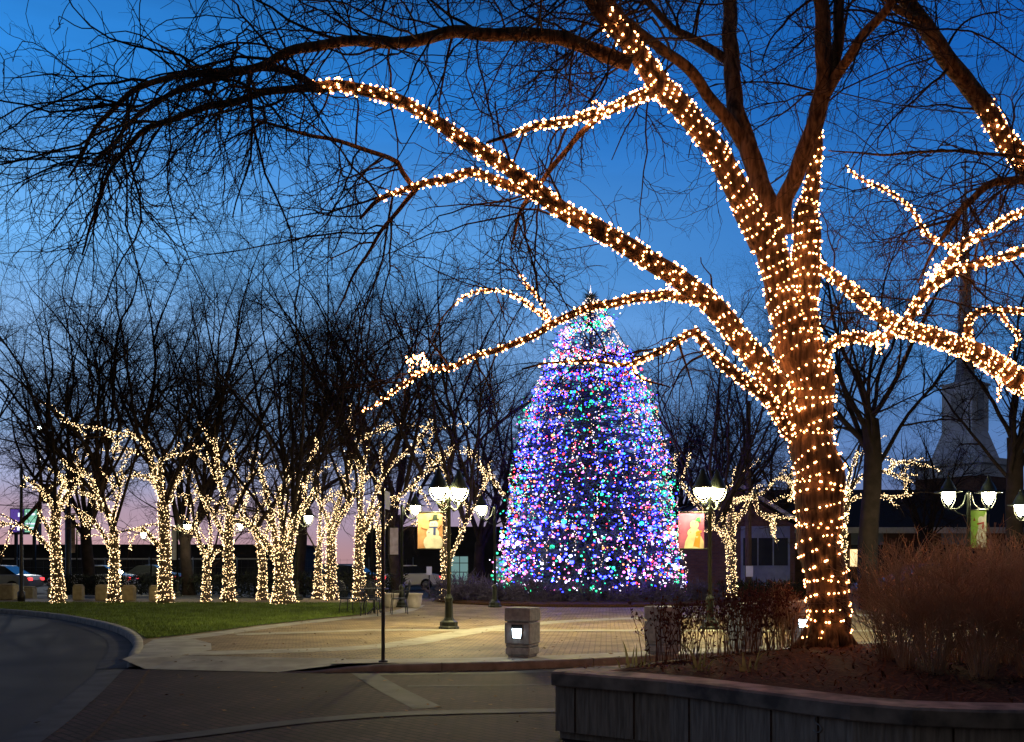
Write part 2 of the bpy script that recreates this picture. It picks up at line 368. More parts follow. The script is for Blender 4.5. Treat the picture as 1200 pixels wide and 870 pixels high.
# dropped kerb: the ramp from the crossing up to the plaza
rm=MB(); rm.add([(-6.0,14.45,.12),(-5.5,14.07,.012),(-3.42,13.66,.012),(-2.38,13.86,.119),(-2.6,14.62,.119),(-3.5,14.72,.119),(-5.2,15.02,.119),(-6.1,15.2,.121)],
    [[0,1,6,7],[1,2,5,6],[2,3,4,5]])
tag(rm.build('kerb_ramp',M['paleconc']),kind='structure')
sheet('concrete_corner_pad',[(-6.1,15.17),(-5.3,15.02),(-5.12,16.0),(-5.55,17.3),(-6.15,18.2),(-6.95,18.25),(-6.55,16.6)],.1235,M['paleconc'])
ribbon('lawn_edge_band',[(-6.95,18.1),(-6.55,19.2),(-5.8,22.3),(-5.0,24.5),(-4.0,27),(-3.6,29.5),(-3.6,33)],-.55,.05,.1205,M['paleconc'])
ribbon('grey_paving_band',[(-5.3,15.4),(-3.77,15.9),(-2.6,16.5),(-1.9,17.6),(-1.25,19.5),(0,22.2),(2.2,24.6),(6,26.2),(14,27)],-.4,.3,.1205,M['paleconc'])
ribbon('cross_paving_band',[(-5.7,19.4),(-4.02,20.2),(-2.66,20.7),(0,20.6),(6,20.5),(16,20.4)],-.25,.25,.1245,M['paleconc'])
ribbon('kerbside_paving_band',[(-2.7,14.1),(-2.0,14.2),(-.3,14.4),(.45,14.65),(2.1,15.35),(4.3,16.4),(7.7,17.6),(14,18.5),(26,19.1)],-.3,.3,.1205,M['paleconc'])
# far street beyond the lawn and the plaza
sheet('far_street',[(-90,39.5),(90,39.5),(90,62),(-90,62)],.004,M['asphalt'])
kerb('far_kerb',[(90,39.2),(30,39.0),(0,39.0),(-34,39.0),(-90,39.2)],.2,-.02,.13,M['concrete'],20)
sheet('far_pavement',[(-60,44.8),(-16,44.8),(-16,46.2),(-60,46.2)],.012,M['paleconc'])

# lawn with its grass
lawn=[tuple(p) for p in offset(lk,.2)[4:-7]]+[(-7.15,18.35),(-6.75,19.3),(-5.98,22.35),(-5.2,24.6),(-4.3,27.0),(-4.25,29.4),(-4.3,34.6),(-33,35.6)]
lw=np.array(lawn)
def inside(poly,x,y):
    r=np.zeros(len(x),bool); j=len(poly)-1
    for i in range(len(poly)):
        xi,yi=poly[i]; xj,yj=poly[j]
        c=((yi>y)!=(yj>y)); r^=c&(x<(xj-xi)*(y-yi)/((yj-yi) if yj!=yi else 1e-9)+xi); j=i
    return r
tag(MB().add([(x,y,.128) for x,y in lawn],[list(range(len(lawn)))]).build('lawn',M['turf']),kind='structure')
def scatter_blades(rng,poly,n,h0,h1,wd,z,ybias=1.0):
    p=np.array(poly); x0,y0=p.min(0); x1,y1=p.max(0); X=[];Y=[]
    while sum(map(len,X))<n:
        x=rng.uniform(x0,x1,n); y=y0+(y1-y0)*rng.uniform(0,1,n)**ybias; k=inside(poly,x,y); X.append(x[k]);Y.append(y[k])
    x=np.concatenate(X)[:n]; y=np.concatenate(Y)[:n]; a=rng.uniform(0,2*PI,n); h=rng.uniform(h0,h1,n); l=rng.normal(0,.35,(n,2))*h[:,None]
    dx,dy=np.cos(a)*wd,np.sin(a)*wd
    V=np.stack([np.stack([x-dx,y-dy,0*x+z],1),np.stack([x+dx,y+dy,0*x+z],1),np.stack([x+l[:,0],y+l[:,1],z+h],1)],1)
    return V.reshape(-1,3),np.arange(3*n).reshape(n,3)
rg=np.random.default_rng(3)
gv,gf=scatter_blades(rg,lawn,70000,.03,.085,.007,.126,1.5)
tag(link('grass',mesh_np('grass',gv,[gf],False,[M['blade']])),'short winter grass growing over the lawn beside the kerb','grass',kind='stuff')
# fallen leaves on the paving
n=420; lx=rg.uniform(-6,9,n); ly=13.9+13*rg.uniform(0,1,n)**1.4; lz=np.full(n,.128)
nn=90; lx=np.r_[lx,rg.uniform(-5,1,nn)]; ly=np.r_[ly,rg.uniform(8.6,13.4,nn)]; lz=np.r_[lz,np.full(nn,.016)]
kx=rg.uniform(-1.8,6,120); ky=np.interp(kx,[-2.1,-.3,.52,2.2,4.4,7.8],[13.6,13.8,14.05,14.75,15.75,17])-abs(rg.normal(0,.08,120)); lx=np.r_[lx,kx]; ly=np.r_[ly,ky]; lz=np.r_[lz,np.full(120,.018)]
n=len(lx); a=rg.uniform(0,2*PI,n); s=rg.uniform(.02,.05,n); V=[]
for k in range(4):
    an=a+k*PI/2; rr=s*(1 if k%2 else .55); V.append(np.stack([lx+np.cos(an)*rr,ly+np.sin(an)*rr,lz+rg.uniform(0,.018,n)],1))
V=np.stack(V,1).reshape(-1,3)
tag(link('fallen_leaves',mesh_np('fallen_leaves',V,[np.arange(4*n).reshape(n,4)],False,[M['leaf']])),'small dry leaves blown over the plaza and along the kerb','leaves',kind='stuff')
# ------------------------------------------------------------------ planter, the near tree and its neighbour
def planter():
    ring=[(.36,8.50),(.75,8.24),(1.3,7.88),(1.74,7.36),(2.10,6.92),(2.38,6.60),(2.72,6.38),(3.15,6.27),(3.8,6.21),(5.5,6.15),(8.0,6.1),(11,6.6),(12.6,8.6),(11.5,11.5),(9.3,12.6),(7.6,12.7),(6.7,11.7),(5.7,11.05),(4.8,10.95),(3.9,10.9),(3.1,10.6),(2.2,9.9),(1.15,9.1),(.62,8.80),(.40,8.66)]
    c=np.array(ring); n=len(c); ctr=np.array([6.0,9.5])
    def inset(d):
        p=c; t=np.roll(p,-1,0)-np.roll(p,1,0); t/=np.linalg.norm(t,axis=1,keepdims=True)
        return p+np.stack([-t[:,1],t[:,0]],1)*d
    root=thing('planter','low curved concrete planter with a thick coping, round the big lit tree','planter',(2.2,8.0,0))
    def band(name,rows,m):
        V=[];
        for d,z in rows:
            for x,y in inset(d): V.append((x-2.2,y-8.0,z))
        return MB().add(V,[[r*n+i,r*n+(i+1)%n,(r+1)*n+(i+1)%n,(r+1)*n+i] for r in range(len(rows)-1) for i in range(n)]).build(name,m,root)
    band('wall',[(.10,.004),(.10,.07),(.045,.075),(.045,.49),(.30,.49),(.30,.1)],M['wallconc'])
    band('coping',[(.05,.485),(.0,.492),(-.004,.50),(-.006,.60),(.012,.618),(.33,.622),(.35,.60),(.35,.50)],M['capconc'])
    # joints of the wall panels and of the coping, and the faint stencilled mark
    jroot=root
    for k,dy in ((0,.45),(1,.5),(2,.3),(3,.55),(4,.35),(6,.6),(8,.5),(9,.4)):
        a,b=inset(.043)[k],inset(.043)[k+1]; p=a+(b-a)*dy; an=math.atan2(*(b-a)[::-1]); MB().box((p[0]-2.2,p[1]-8,.28),(.012,.006,.40),an).build('joint',M['soil'],root)
    a,b=inset(.041)[4],inset(.041)[5]; p=a+(b-a)*.35; tdir=(b-a)/np.linalg.norm(b-a)
    S=[(.035,.09),(.015,.105),(-.015,.10),(-.03,.075),(-.015,.05),(.015,.035),(.03,.01),(.015,-.015),(-.015,-.02),(-.035,-.005)]
    mk=MB(); mk.tube([(p[0]+tdir[0]*u-2.2,p[1]+tdir[1]*u-8.0,.385+v) for u,v in S],.006,5)
    mk.build('stencil_mark',M['chalk'],root)
    # mulch surface, mounded under the tree
    g=[];ins=inset(.34); V=[(3.5-2.2,10.3-8.0,.70)]; 
    for kf in (.35,.7,1.0):
        for x,y in ins:
            z=.70-.10*kf**2+(.0 if kf==1 else .012*math.sin(7*x+5*y)); V.append(((3.5+(x-3.5)*kf)-2.2,(10.3+(y-10.3)*kf)-8.0,z))
    fs=[[0,1+i,1+(i+1)%n] for i in range(n)]+[[1+r*n+i,1+r*n+(i+1)%n,1+(r+1)*n+(i+1)%n,1+(r+1)*n+i] for r in range(2) for i in range(n)]
    fs=[f[::-1] for f in fs]
    MB().add(V,fs,True).build('soil',M['soil'],root)
    rng=np.random.default_rng(5); k=15000; x=rng.uniform(.4,8,k); y=rng.uniform(6.4,12.5,k); ok=inside([tuple(q) for q in ins],x,y); x,y=x[ok],y[ok]; k=len(x)
    kf=np.hypot(x-3.5,y-10.3)/4.2; z=.70-.10*np.clip(kf,0,1)**2+.012*rng.uniform(0,1,k)
    a=rng.uniform(0,2*PI,k); l=rng.uniform(.012,.045,k); wd=rng.uniform(.003,.010,k); tl=rng.normal(0,.35,k)*l
    d=np.stack([np.cos(a)*l,np.sin(a)*l,tl],1); q=np.stack([-np.sin(a)*wd,np.cos(a)*wd,0*a],1); o=np.stack([x,y,z+.008],1)
    V=np.stack([o-d-q,o+d-q,o+d+q,o-d+q],1).reshape(-1,3)
    tag(link('mulch_chips',mesh_np('mulch_chips',V,[np.arange(4*k).reshape(k,4)],False,[M['chip']])),'red brown bark mulch strewn over the planter bed','mulch',kind='stuff')
M['wallconc']=mat('planter_wall_concrete',(.42,.37,.32),.85,scale=7,bump=.4,col2=(.23,.205,.18),stretch=(6,6,.5),detail=8)
M['capconc']=mat('planter_coping_concrete',(.42,.36,.31),.85,scale=4,bump=.25,col2=(.12,.11,.104),detail=9)
M['chalk']=mat('chalk_mark',(.33,.35,.38),.9,.2,20)
planter()

Y0=10.3
TRUNK=[(969,775,Y0,.30),(969,760,Y0,.245),(968,735,Y0,.222),(967,690,Y0,.215),(965,640,Y0,.225),(962,600,Y0,.25),(961,570,Y0,.268),(955,535,Y0,.235),(951,500,Y0,.225),(949,470,Y0,.245),(944,440,Y0,.255),(937,405,Y0,.26),(934,380,Y0,.25)]
# name: control points (px, py, metres away, radius), lit share, label
LIMBS={
'stem_left':([(934,400,Y0,.185),(920,355,Y0,.17),(907,310,10.28,.165),(898,275,10.25,.165),(894,258,10.2,.15)],(0,1)),
'stem_right':([(942,405,Y0,.16),(944,350,10.35,.155),(944,305,10.35,.15),(945,265,10.35,.14),(950,215,10.4,.085),(956,165,10.45,.065),(960,115,10.5,.05),(966,60,10.6,.04)],(0,.82)),
'A':([(898,290,10.25,.15),(880,250,10.15,.135),(858,213,10.0,.122),(830,165,9.8,.112),(800,125,9.6,.11),(772,101,9.4,.112),(758,80,9.3,.10),(735,45,9.1,.09),(700,8,8.9,.08),(670,-35,8.7,.07),(610,-120,8.3,.055),(540,-190,7.8,.03)],(0,.62)),
'A_side':([(775,104,9.4,.06),(740,118,9.35,.05),(705,131,9.3,.045),(668,142,9.2,.038),(640,146,9.1,.033),(608,152,9.0,.025),(570,168,8.9,.012)],(0,.85)),
'A_drop':([(708,131,9.3,.035),(690,148,9.35,.03),(665,170,9.4,.028),(640,205,9.4,.025),(615,240,9.5,.02),(600,285,9.5,.012)],(0,.16)),
'A_dark':([(738,75,9.15,.075),(716,66,9.1,.07),(690,55,9.05,.066),(645,44,8.95,.062),(590,41,8.85,.058),(525,38,8.7,.055),(478,50,8.6,.052),(420,46,8.5,.046),(352,60,8.3,.04),(300,80,8.2,.033),(240,95,8.0,.027),(170,128,7.8,.018),(110,190,7.6,.010)],None),
'B':([(906,275,10.3,.13),(899,240,10.4,.115),(879,183,10.6,.105),(866,135,10.8,.10),(857,75,11.0,.09),(855,10,11.2,.08),(850,-60,11.4,.065),(838,-150,11.6,.045),(820,-230,11.8,.02)],None),
'B_left':([(873,172,10.65,.075),(855,145,10.6,.068),(830,112,10.5,.063),(808,82,10.4,.06),(775,58,10.3,.055),(735,25,10.1,.05),(700,-15,9.9,.042),(640,-80,9.5,.03),(570,-120,9.2,.015)],None),
'B_thin':([(857,75,11.0,.055),(838,62,11.1,.05),(812,46,11.2,.045),(785,30,11.3,.042),(755,-2,11.4,.036),(700,-70,11.6,.02)],None),
'C':([(918,275,10.35,.11),(918,250,10.3,.10),(925,220,10.2,.092),(945,165,10.0,.09),(960,125,9.9,.092),(966,98,9.8,.09),(964,50,9.7,.082),(962,0,9.6,.07),(952,-70,9.4,.05),(940,-140,9.2,.025)],None),
'C_mid':([(969,105,9.8,.06),(981,60,9.75,.058),(985,15,9.7,.054),(990,-40,9.6,.04),(1000,-110,9.5,.02)],None),
'C_right':([(966,112,9.8,.065),(981,88,9.7,.055),(1000,60,9.5,.05),(1020,30,9.3,.046),(1040,4,9.1,.042),(1065,-40,8.9,.03),(1090,-90,8.7,.015)],None),
'H':([(935,505,Y0,.15),(915,468,10.25,.135),(893,432,10.2,.125),(868,398,10.1,.118),(842,366,10.0,.112),(812,340,9.9,.107),(770,308,9.75,.10),(735,288,9.65,.095),(700,270,9.5,.09),(665,250,9.4,.086),(632,226,9.3,.08),(600,202,9.2,.07),(570,181,9.1,.066),(540,160,9.0,.062),(500,135,8.9,.057),(465,119,8.8,.053),(430,108,8.7,.05),(390,100,8.6,.047),(362,101,8.5,.044)],(0,1)),
'H_up':([(368,101,8.5,.036),(350,90,8.45,.035),(322,80,8.4,.033),(290,80,8.3,.031),(225,87,8.15,.028),(175,100,8.0,.024),(120,140,7.8,.018),(80,210,7.7,.009)],None),
'H_low':([(368,102,8.5,.036),(320,107,8.5,.034),(280,119,8.5,.032),(236,127,8.45,.029),(195,139,8.4,.026),(160,160,8.4,.022),(125,215,8.3,.016),(95,300,8.3,.008)],None),
'H_side':([(640,232,9.35,.058),(622,226,9.4,.052),(590,216,9.45,.047),(553,203,9.5,.043),(520,211,9.55,.038),(485,219,9.6,.032),(447,233,9.65,.024),(420,255,9.7,.014)],(0,.88)),
'H_side_up':([(485,221,9.6,.026),(470,200,9.55,.025),(465,190,9.5,.024),(440,180,9.4,.022),(390,163,9.3,.019),(350,155,9.2,.016),(300,142,9.1,.010)],None),
'H_side_down':([(490,220,9.6,.025),(468,245,9.7,.022),(440,280,9.8,.018),(415,320,9.9,.014),(395,370,10,.008)],None),
'J':([(822,352,9.9,.062),(800,348,10.1,.055),(765,347,10.4,.052),(715,354,10.8,.048),(680,364,11.0,.045),(645,384,11.2,.041),(600,404,11.4,.037),(560,417,11.5,.033),(525,430,11.6,.03),(495,434,11.7,.027),(470,455,11.8,.022),(435,478,11.9,.016),(408,490,12,.009)],(0,.97)),
'J_up':([(648,383,11.2,.022),(638,362,11.2,.02),(628,345,11.2,.017),(612,325,11.2,.014),(598,300,11.2,.007)],(0,.8)),
'J_left':([(650,382,11.2,.024),(630,366,11.3,.021),(605,348,11.4,.019),(580,340,11.5,.017),(555,343,11.6,.015),(528,360,11.7,.012),(505,395,11.8,.006)],(0,.8)),
'I':([(928,512,10.25,.085),(912,485,10.2,.075),(894,462,10.1,.068),(862,438,9.9,.06),(838,420,9.75,.052),(822,400,9.65,.047),(815,389,9.6,.043),(790,402,9.6,.036),(762,416,9.6,.03),(735,428,9.6,.023),(700,425,9.6,.016),(650,425,9.6,.012),(610,432,9.6,.006)],(0,.97)),
'I_drop':([(762,416,9.6,.018),(740,430,9.65,.015),(755,445,9.7,.013),(785,455,9.75,.007)],(0,.75)),
'K':([(952,470,10.25,.08),(960,435,10.1,.068),(970,412,10.0,.06),(985,400,9.9,.055),(1005,396,9.8,.05),(1028,400,9.75,.05),(1048,388,9.7,.05),(1065,370,9.6,.05),(1080,345,9.5,.05),(1095,330,9.4,.046),(1122,317,9.3,.042),(1160,305,9.2,.038),(1205,293,9.1,.034),(1270,275,9.0,.02)],(0,.95)),
'K_up':([(1088,335,9.45,.045),(1105,318,9.5,.043),(1120,295,9.5,.04),(1142,280,9.5,.036),(1168,266,9.5,.032),(1205,246,9.5,.028),(1270,215,9.5,.012)],(0,.95)),
'K_twig':([(1128,290,9.5,.022),(1108,287,9.5,.02),(1085,274,9.5,.019),(1072,252,9.5,.017),(1050,230,9.5,.015),(1015,213,9.5,.013),(1000,202,9.5,.011),(990,192,9.5,.007)],(0,1)),
}
def limb_arrays(L, per=.09):
    ctrl=[(*P(x,y,Y),r) for x,y,Y,r in L]; c=catmull(ctrl,max(8,int(plen(np.array(ctrl)[:,:3])/per)))
    d_=np.concatenate([[0],np.cumsum(np.linalg.norm(np.diff(c[:,:3],axis=0),axis=1))]); ph=L[0][0]*.37+L[-1][1]*.11; am=(.010+.10*c[:,3])*np.clip(d_/.5,0,1)
    for k in range(3): c[:,k]+=am*(.6*np.sin(d_*5.3+ph+2.1*k)+.5*np.sin(d_*11.7+2*ph+1.3*k)+.7*np.sin(d_*2.6+3*ph+k))
    return c[:,:3],c[:,3]
def knobbly(rng,V,pts,amp): return V
def bark_tube(bag,rng,p,r,S,amp):
    """limb with an uneven, ridged bark outline"""
    V,Q=tubes(p[None],r[None],S)
    K=len(p); V=V.reshape(K,S,3); ph=rng.uniform(0,6,6)
    s=np.linspace(0,plen(p),K)[:,None]; a=(np.arange(S)*2*PI/S)[None]
    f=1+amp*(np.sin(3*a+ph[0]+.9*s)+.7*np.sin(5*a+ph[1]-1.3*s)+.8*np.sin(2*a+ph[2])*np.sin(2.3*s+ph[3])+.9*np.sin(4.1*s+ph[4]+a)+rng.normal(0,.45,(K,S)))
    bag.add((p[:,None]+(V-p[:,None])*f[...,None]).reshape(-1,3),Q)

def twigs(bag,rng,par,n1,n2,n3,n4,box=None,droop=1.0,len1=(1.2,2.6),weights=None,r1=.011):
    """drooping zig-zag boughs, branchlets, twigs and spurs growing from the dark parts of the limbs"""
    # par: list of (pts,rad,t0,weight)
    K0=24; PT=np.stack([np.stack([np.interp(np.linspace(t0*(len(p)-1),len(p)-1,K0),np.arange(len(p)),p[:,k]) for k in range(3)],1) for p,r,t0,wt in par])
    RD=np.stack([np.interp(np.linspace(t0*(len(p)-1),len(p)-1,K0),np.arange(len(p)),r) for p,r,t0,wt in par]); W=np.array([wt for *_,wt in par])
    p,d,r,t=spawn(rng,PT,RD,n1,0,1,35,80,W); d[:,2]-=.12*droop
    L=rng.uniform(*len1,n1); a,ra=grow(rng,p,d,L,np.minimum(r*.55,r1*rng.uniform(.75,1.5,n1)),11,.17,-.04*droop,.35); bag.tubes(a,ra,4)
    tips=np.stack([x[-1] for x in PT])
    p,d,r,t=spawn(rng,a,ra,n2,.1,1,30,80); L=rng.uniform(.45,1.35,n2)*(1.1-.4*t); d[:,2]-=.1
    b,rb=grow(rng,p,d,L,np.minimum(r*.75,.0068),12,.23,-.026*droop,.45); bag.tubes(b,rb,3)
    p,d,r,t=spawn(rng,b,rb,n3,.05,1,30,70); L=rng.uniform(.15,.6,n3)
    c,rc=grow(rng,p,d,L,np.minimum(r*.8,.0046),8,.30,-.02*droop,.6); bag.tubes(c,rc,3)
    p,d,r,t=spawn(rng,c,rc,n4,.1,1,40,85); L=rng.uniform(.03,.14,n4)
    e,re=grow(rng,p,d,L,np.minimum(r*.9,.0036),3,.2,0,.9); bag.tubes(e,re,3)

WARM=mesh_np('warm_bulb',OCT_V,[OCT_F],True,[M['bulb']])
import bmesh
_bm=bmesh.new(); bmesh.ops.create_icosphere(_bm,subdivisions=1,radius=1); _bm.to_mesh(WARM); _bm.free()
WARM.polygons.foreach_set('use_smooth',[True]*len(WARM.polygons))
if not WARM.materials: WARM.materials.append(M['bulb'])
WARMS=[WARM]
for _k in ('bulb_dim','bulb_hot'):
    _w=WARM.copy(); _w.materials.clear(); _w.materials.append(M[_k]); WARMS.append(_w)
def string_on(rng,p,r,pitch,spacing,label,group,size=.0098,strands=1,cat='string lights'):
    root=thing('string_lights',label,cat,tuple(p[0]),0,group); bag=Bag(); n=0; rest=[]
    allB=[]
    pitch*=.82; spacing*=.74
    for k in range(strands):
        wr,B,NB=helix(rng,p,r,pitch*(1 if k%2==0 else -1.15),spacing,off=.006+.03*float(np.mean(r)),jit=.6,phase=rng.uniform(0,6)); bag.tubes(wr[None],np.full((1,len(wr)),.0036),3)
        allB.append(B+NB*.008)
    B=np.concatenate(allB)
    link('wire',bag.mesh('wire',[M['wire']],p[0]),root)
    B=B[np.argsort(B[:,1]+rng.normal(0,.05,len(B)))]
    for q in B[:100]:
        o=bpy.data.objects.new('bulb',WARMS[rng.choice(3,p=[.66,.2,.14])]); COL.objects.link(o); o.parent=root; o.location=q-p[0]
        s=size*rng.uniform(.75,1.3); o.scale=(s,s,s*1.2); o.rotation_euler=rng.uniform(0,3,3)
    if len(B)>100:
        me=mesh_np('bulbs',*(lambda v,f:(v-p[0],[f]))(*octas(B[100:],size*rng.uniform(.75,1.3,len(B)-100))),True,[M['bulb']])
        tag(link('bulbs',me,root),kind='stuff')
    return root

rngB=np.random.default_rng(11)
LP={k:limb_arrays(v[0]) for k,v in LIMBS.items()}
tp,tr=limb_arrays(TRUNK,.05)
base=tp[0].copy(); base[2]=.66
big=thing('honey_locust_tree','large bare tree in the planter with wide spreading limbs wound in warm lights','tree',tuple(base))
bag=Bag(); bark_tube(bag,rngB,tp,tr,28,.028)
for k,(p,r) in LP.items(): bark_tube(bag,rngB,p,r,16 if r[0]>.08 else 10,.035)
for k in range(7):      # root flare
    a=2*PI*k/7+rngB.uniform(-.2,.2); q=base; pts=np.array([q+(math.cos(a)*.14,math.sin(a)*.14,.28),q+(math.cos(a)*.24,math.sin(a)*.24,.08),q+(math.cos(a)*.42,math.sin(a)*.42,-.06)])
    c=catmull(np.c_[pts,[.08,.075,.03]],6); bag.tubes(c[None,:,:3],c[None,:,3],8)
link('trunk',bag.mesh('trunk',[M['bark']],base),big)
bag=Bag()
T=lambda k,t0,wt:(LP[k][0],LP[k][1],t0,wt)
twigs(bag,rngB,[T('H_up',0,1.7),T('H_low',0,1.7),T('A_dark',.15,1.3),T('H_side_up',0,1.5),T('H_side_down',0,1.2),T('H_side',.55,.8),T('A',.62,.9),T('A_drop',.3,1.3),T('A_side',.3,.8),T('H',.55,.35),T('B_left',.4,1),T('B_thin',.3,1)],130,640,2300,2600,len1=(.9,2.3))
twigs(bag,rngB,[T('A',.55,1.2),T('B',.45,1),T('B_left',.3,1),T('B_thin',.2,1.2),T('C',.6,1),T('C_mid',.3,1),T('C_right',.35,1.4),T('stem_right',.75,.8),T('A_dark',.0,.8)],130,650,2100,1900,len1=(.9,2.2))
twigs(bag,rngB,[T('J',.45,1),T('J_up',.3,1.2),T('J_left',.3,1.2),T('I',.35,.8),T('I_drop',0,1),T('H',.25,.35),T('K',.4,.9),T('K_up',.3,1),T('K_twig',.2,.8),T('A',.2,.3),T('B',.1,.4)],80,360,1100,1000,len1=(.5,1.4))
link('crown',bag.mesh('crown',[M['twig']],base),big)

G='warm light strings wound on the big tree'
def lit(k,pitch,sp,label,strands=1,size=.0098):
    p,r=LP[k]; sh=LIMBS[k][1]; a,b=int(sh[0]*(len(p)-1)),int(sh[1]*(len(p)-1))+1
    return string_on(rngB,p[a:b],r[a:b],pitch,sp,label,G,size,strands)
i0=np.searchsorted(-tp[:,2]*-1,.72); tm=np.where(tp[:,2]>.70)[0][0]
string_on(rngB,tp[tm:],tr[tm:]*1.03,.15,.10,'warm light string wound up the thick trunk from the mulch to the fork',G)
lit('stem_left',.11,.085,'warm light string on the left of the two stems above the trunk fork')
lit('stem_right',.12,.085,'warm light string on the right upright stem, thinning out high up')
lit('A',.13,.085,'warm light string up the thick limb that leans left to the top edge')
lit('A_side',.09,.085,'warm light string on the short side branch high above the coloured tree',2)
lit('A_drop',.07,.06,'short warm light string on a thin branch dropping off the upper side branch')
lit('H',.17,.095,'longest warm light string, along the great limb reaching far left',2)
lit('H_side',.10,.07,'warm light string on the forked side branch below the great left limb')
lit('J',.10,.075,'warm light string on the low limb crossing in front of the coloured tree top')
lit('J_up',.06,.06,'warm light string on a short upright twig left of the coloured tree top')
lit('J_left',.08,.08,'warm light string on a thin arched branch left of the coloured tree top',2)
lit('I',.09,.07,'warm light string on the kinked lowest left limb beside the trunk')
lit('I_drop',.06,.06,'short warm light string on a hooked twig before the right flank of the coloured tree')
lit('K',.11,.075,'warm light string on the arching right limb of the big tree',2)
lit('K_up',.10,.075,'warm light string on the upper fork of the right limb, before the spire',2)
lit('K_twig',.07,.065,'warm light string on a thin twig curling back up left before the spire')
# tufts: bunched ends of the strings
def tuft(c,rad,n,label):
    root=thing('string_lights',label,'string lights',c,0,G); rng=rngB; q=rng.normal(0,1,(n,3)); q=nrm(q)*rad*rng.uniform(.4,1,(n,1)); q[:,1]*=.6
    cv=catmull(q[np.argsort(np.arctan2(q[:,2],q[:,0]))],n*3); b=Bag(); b.tubes(cv[None],np.full((1,len(cv)),.0028),3); link('wire',b.mesh('wire',[M['wire']]),root)
    for x in q:
        o=bpy.data.objects.new('bulb',WARM); COL.objects.link(o); o.parent=root; o.location=x; s=.0102*rng.uniform(.75,1.3); o.scale=(s,s,s*1.2)
tuft(P(489,425,11.65),.16,46,'bunched end of a warm light string, a bright knot over the lit lawn trees')
tuft(P(1032,401,9.72),.14,30,'bright knot of warm lights on the arch of the right limb')
tuft(P(702,128,9.28),.11,20,'small knot of warm lights on the high side branch')
tuft(P(1096,320,9.45),.15,34,'bright knot of warm lights where the right limb forks before the spire')

# the neighbour: a tree in the same bed whose trunk stands outside the picture on the right
NB={
'trunk':[(1335,800,11.6,.3),(1333,700,11.6,.25),(1330,600,11.6,.25),(1325,540,11.6,.27),(1318,480,11.6,.26)],
'E':[(1322,500,11.6,.19),(1300,400,11.3,.16),(1262,295,11.0,.14),(1230,235,10.9,.125),(1200,188,10.8,.115),(1180,165,10.7,.108),(1158,135,10.6,.10),(1132,95,10.5,.094),(1108,65,10.4,.09),(1085,35,10.3,.085),(1062,0,10.2,.08),(1040,-50,10.1,.06),(1020,-120,10,.03)],
'F':[(1325,545,11.6,.17),(1270,490,11.3,.15),(1225,462,11.1,.135),(1180,437,10.95,.12),(1140,414,10.8,.105),(1100,396,10.7,.095),(1062,386,10.65,.088),(1036,373,10.6,.08),(1008,347,10.6,.07),(985,330,10.65,.06),(962,315,10.7,.05),(940,300,10.9,.03)],
'arch':[(1138,413,10.8,.045),(1134,395,10.75,.042),(1136,376,10.7,.04),(1150,364,10.65,.037),(1175,362,10.6,.034),(1210,368,10.5,.025)],
'loop':[(1170,363,10.6,.02),(1182,382,10.6,.018),(1196,395,10.6,.016),(1185,412,10.7,.013),(1172,430,10.8,.01)],
'hang':[(1162,428,10.9,.016),(1172,445,10.9,.014),(1170,470,10.9,.009)],
'dark':[(1300,270,10.6,.07),(1240,215,10.4,.055),(1200,211,10.3,.047),(1160,218,10.2,.042),(1135,238,10.2,.036),(1115,262,10.2,.03),(1098,290,10.2,.02),(1075,330,10.2,.009)],
'twigline':[(1230,190,10.2,.022),(1160,180,10.3,.018),(1100,178,10.4,.015),(1040,180,10.5,.013),(970,177,10.6,.006)],
'upper':[(1075,22,10.2,.045),(1060,15,10.1,.04),(1046,8,10.0,.035),(1020,-20,9.9,.02)],
}
rngN=np.random.default_rng(23)
NP_={k:limb_arrays(v) for k,v in NB.items()}
b2=NP_['trunk'][0][0].copy(); b2[2]=.5
nb=thing('honey_locust_tree','bare tree at the right edge whose lit limbs reach in past the spire','tree',tuple(b2)); bag=Bag()
for k,(p,r) in NP_.items(): bark_tube(bag,rngN,p,r,16 if r[0]>.08 else 9,.035)
link('trunk',bag.mesh('trunk',[M['bark']],b2),nb)
bag=Bag(); U=lambda k,t0,wt:(NP_[k][0],NP_[k][1],t0,wt)
twigs(bag,rngN,[U('E',.35,.8),U('dark',.1,2.2),U('upper',0,1.2),U('twigline',0,1.5),U('F',.5,.5),U('arch',.2,.7),U('E',.7,1)],85,460,1900,1500,len1=(.6,1.7))
link('crown',bag.mesh('crown',[M['twig']],b2),nb)
G='warm light strings wound on the tree at the right edge'
def litn(k,a,b,pitch,sp,label,strands=1):
    p,r=NP_[k]; i,j=int(a*(len(p)-1)),int(b*(len(p)-1))+1
    string_on(rngN,p[i:j],r[i:j],pitch,sp,label,G,.0098,strands)
string_on(rngN,NP_['trunk'][0][6:],NP_['trunk'][1][6:]*1.03,.16,.11,'warm light string round the trunk of the tree beyond the right edge',G)
litn('E',0,.63,.12,.085,'warm light string on the steep limb in the upper right corner')
litn('F',0,.97,.12,.075,'warm light string on the thick limb sloping down to the right edge',2)
litn('arch',0,1,.08,.07,'warm light string on a small arched branch right of the spire')
litn('loop',0,1,.06,.06,'short warm light string looping at the right edge beside the spire')
litn('hang',0,1,.05,.045,'short warm light string hanging below the thick sloping limb')
# thin cable strung between the two trees
ca,cb=np.array(P(966,104,9.85)),np.array(P(1147,133,10.55)); s=np.linspace(0,1,20)[:,None]
cpts=ca*(1-s)+cb*s; cpts[:,2]-=.10*4*(s*(1-s))[:,0]*.5
tag(MB().tube(cpts,.006,5).build('cable',M['dark']),'thin dark cable strung across the sky between the two near trees','cable')
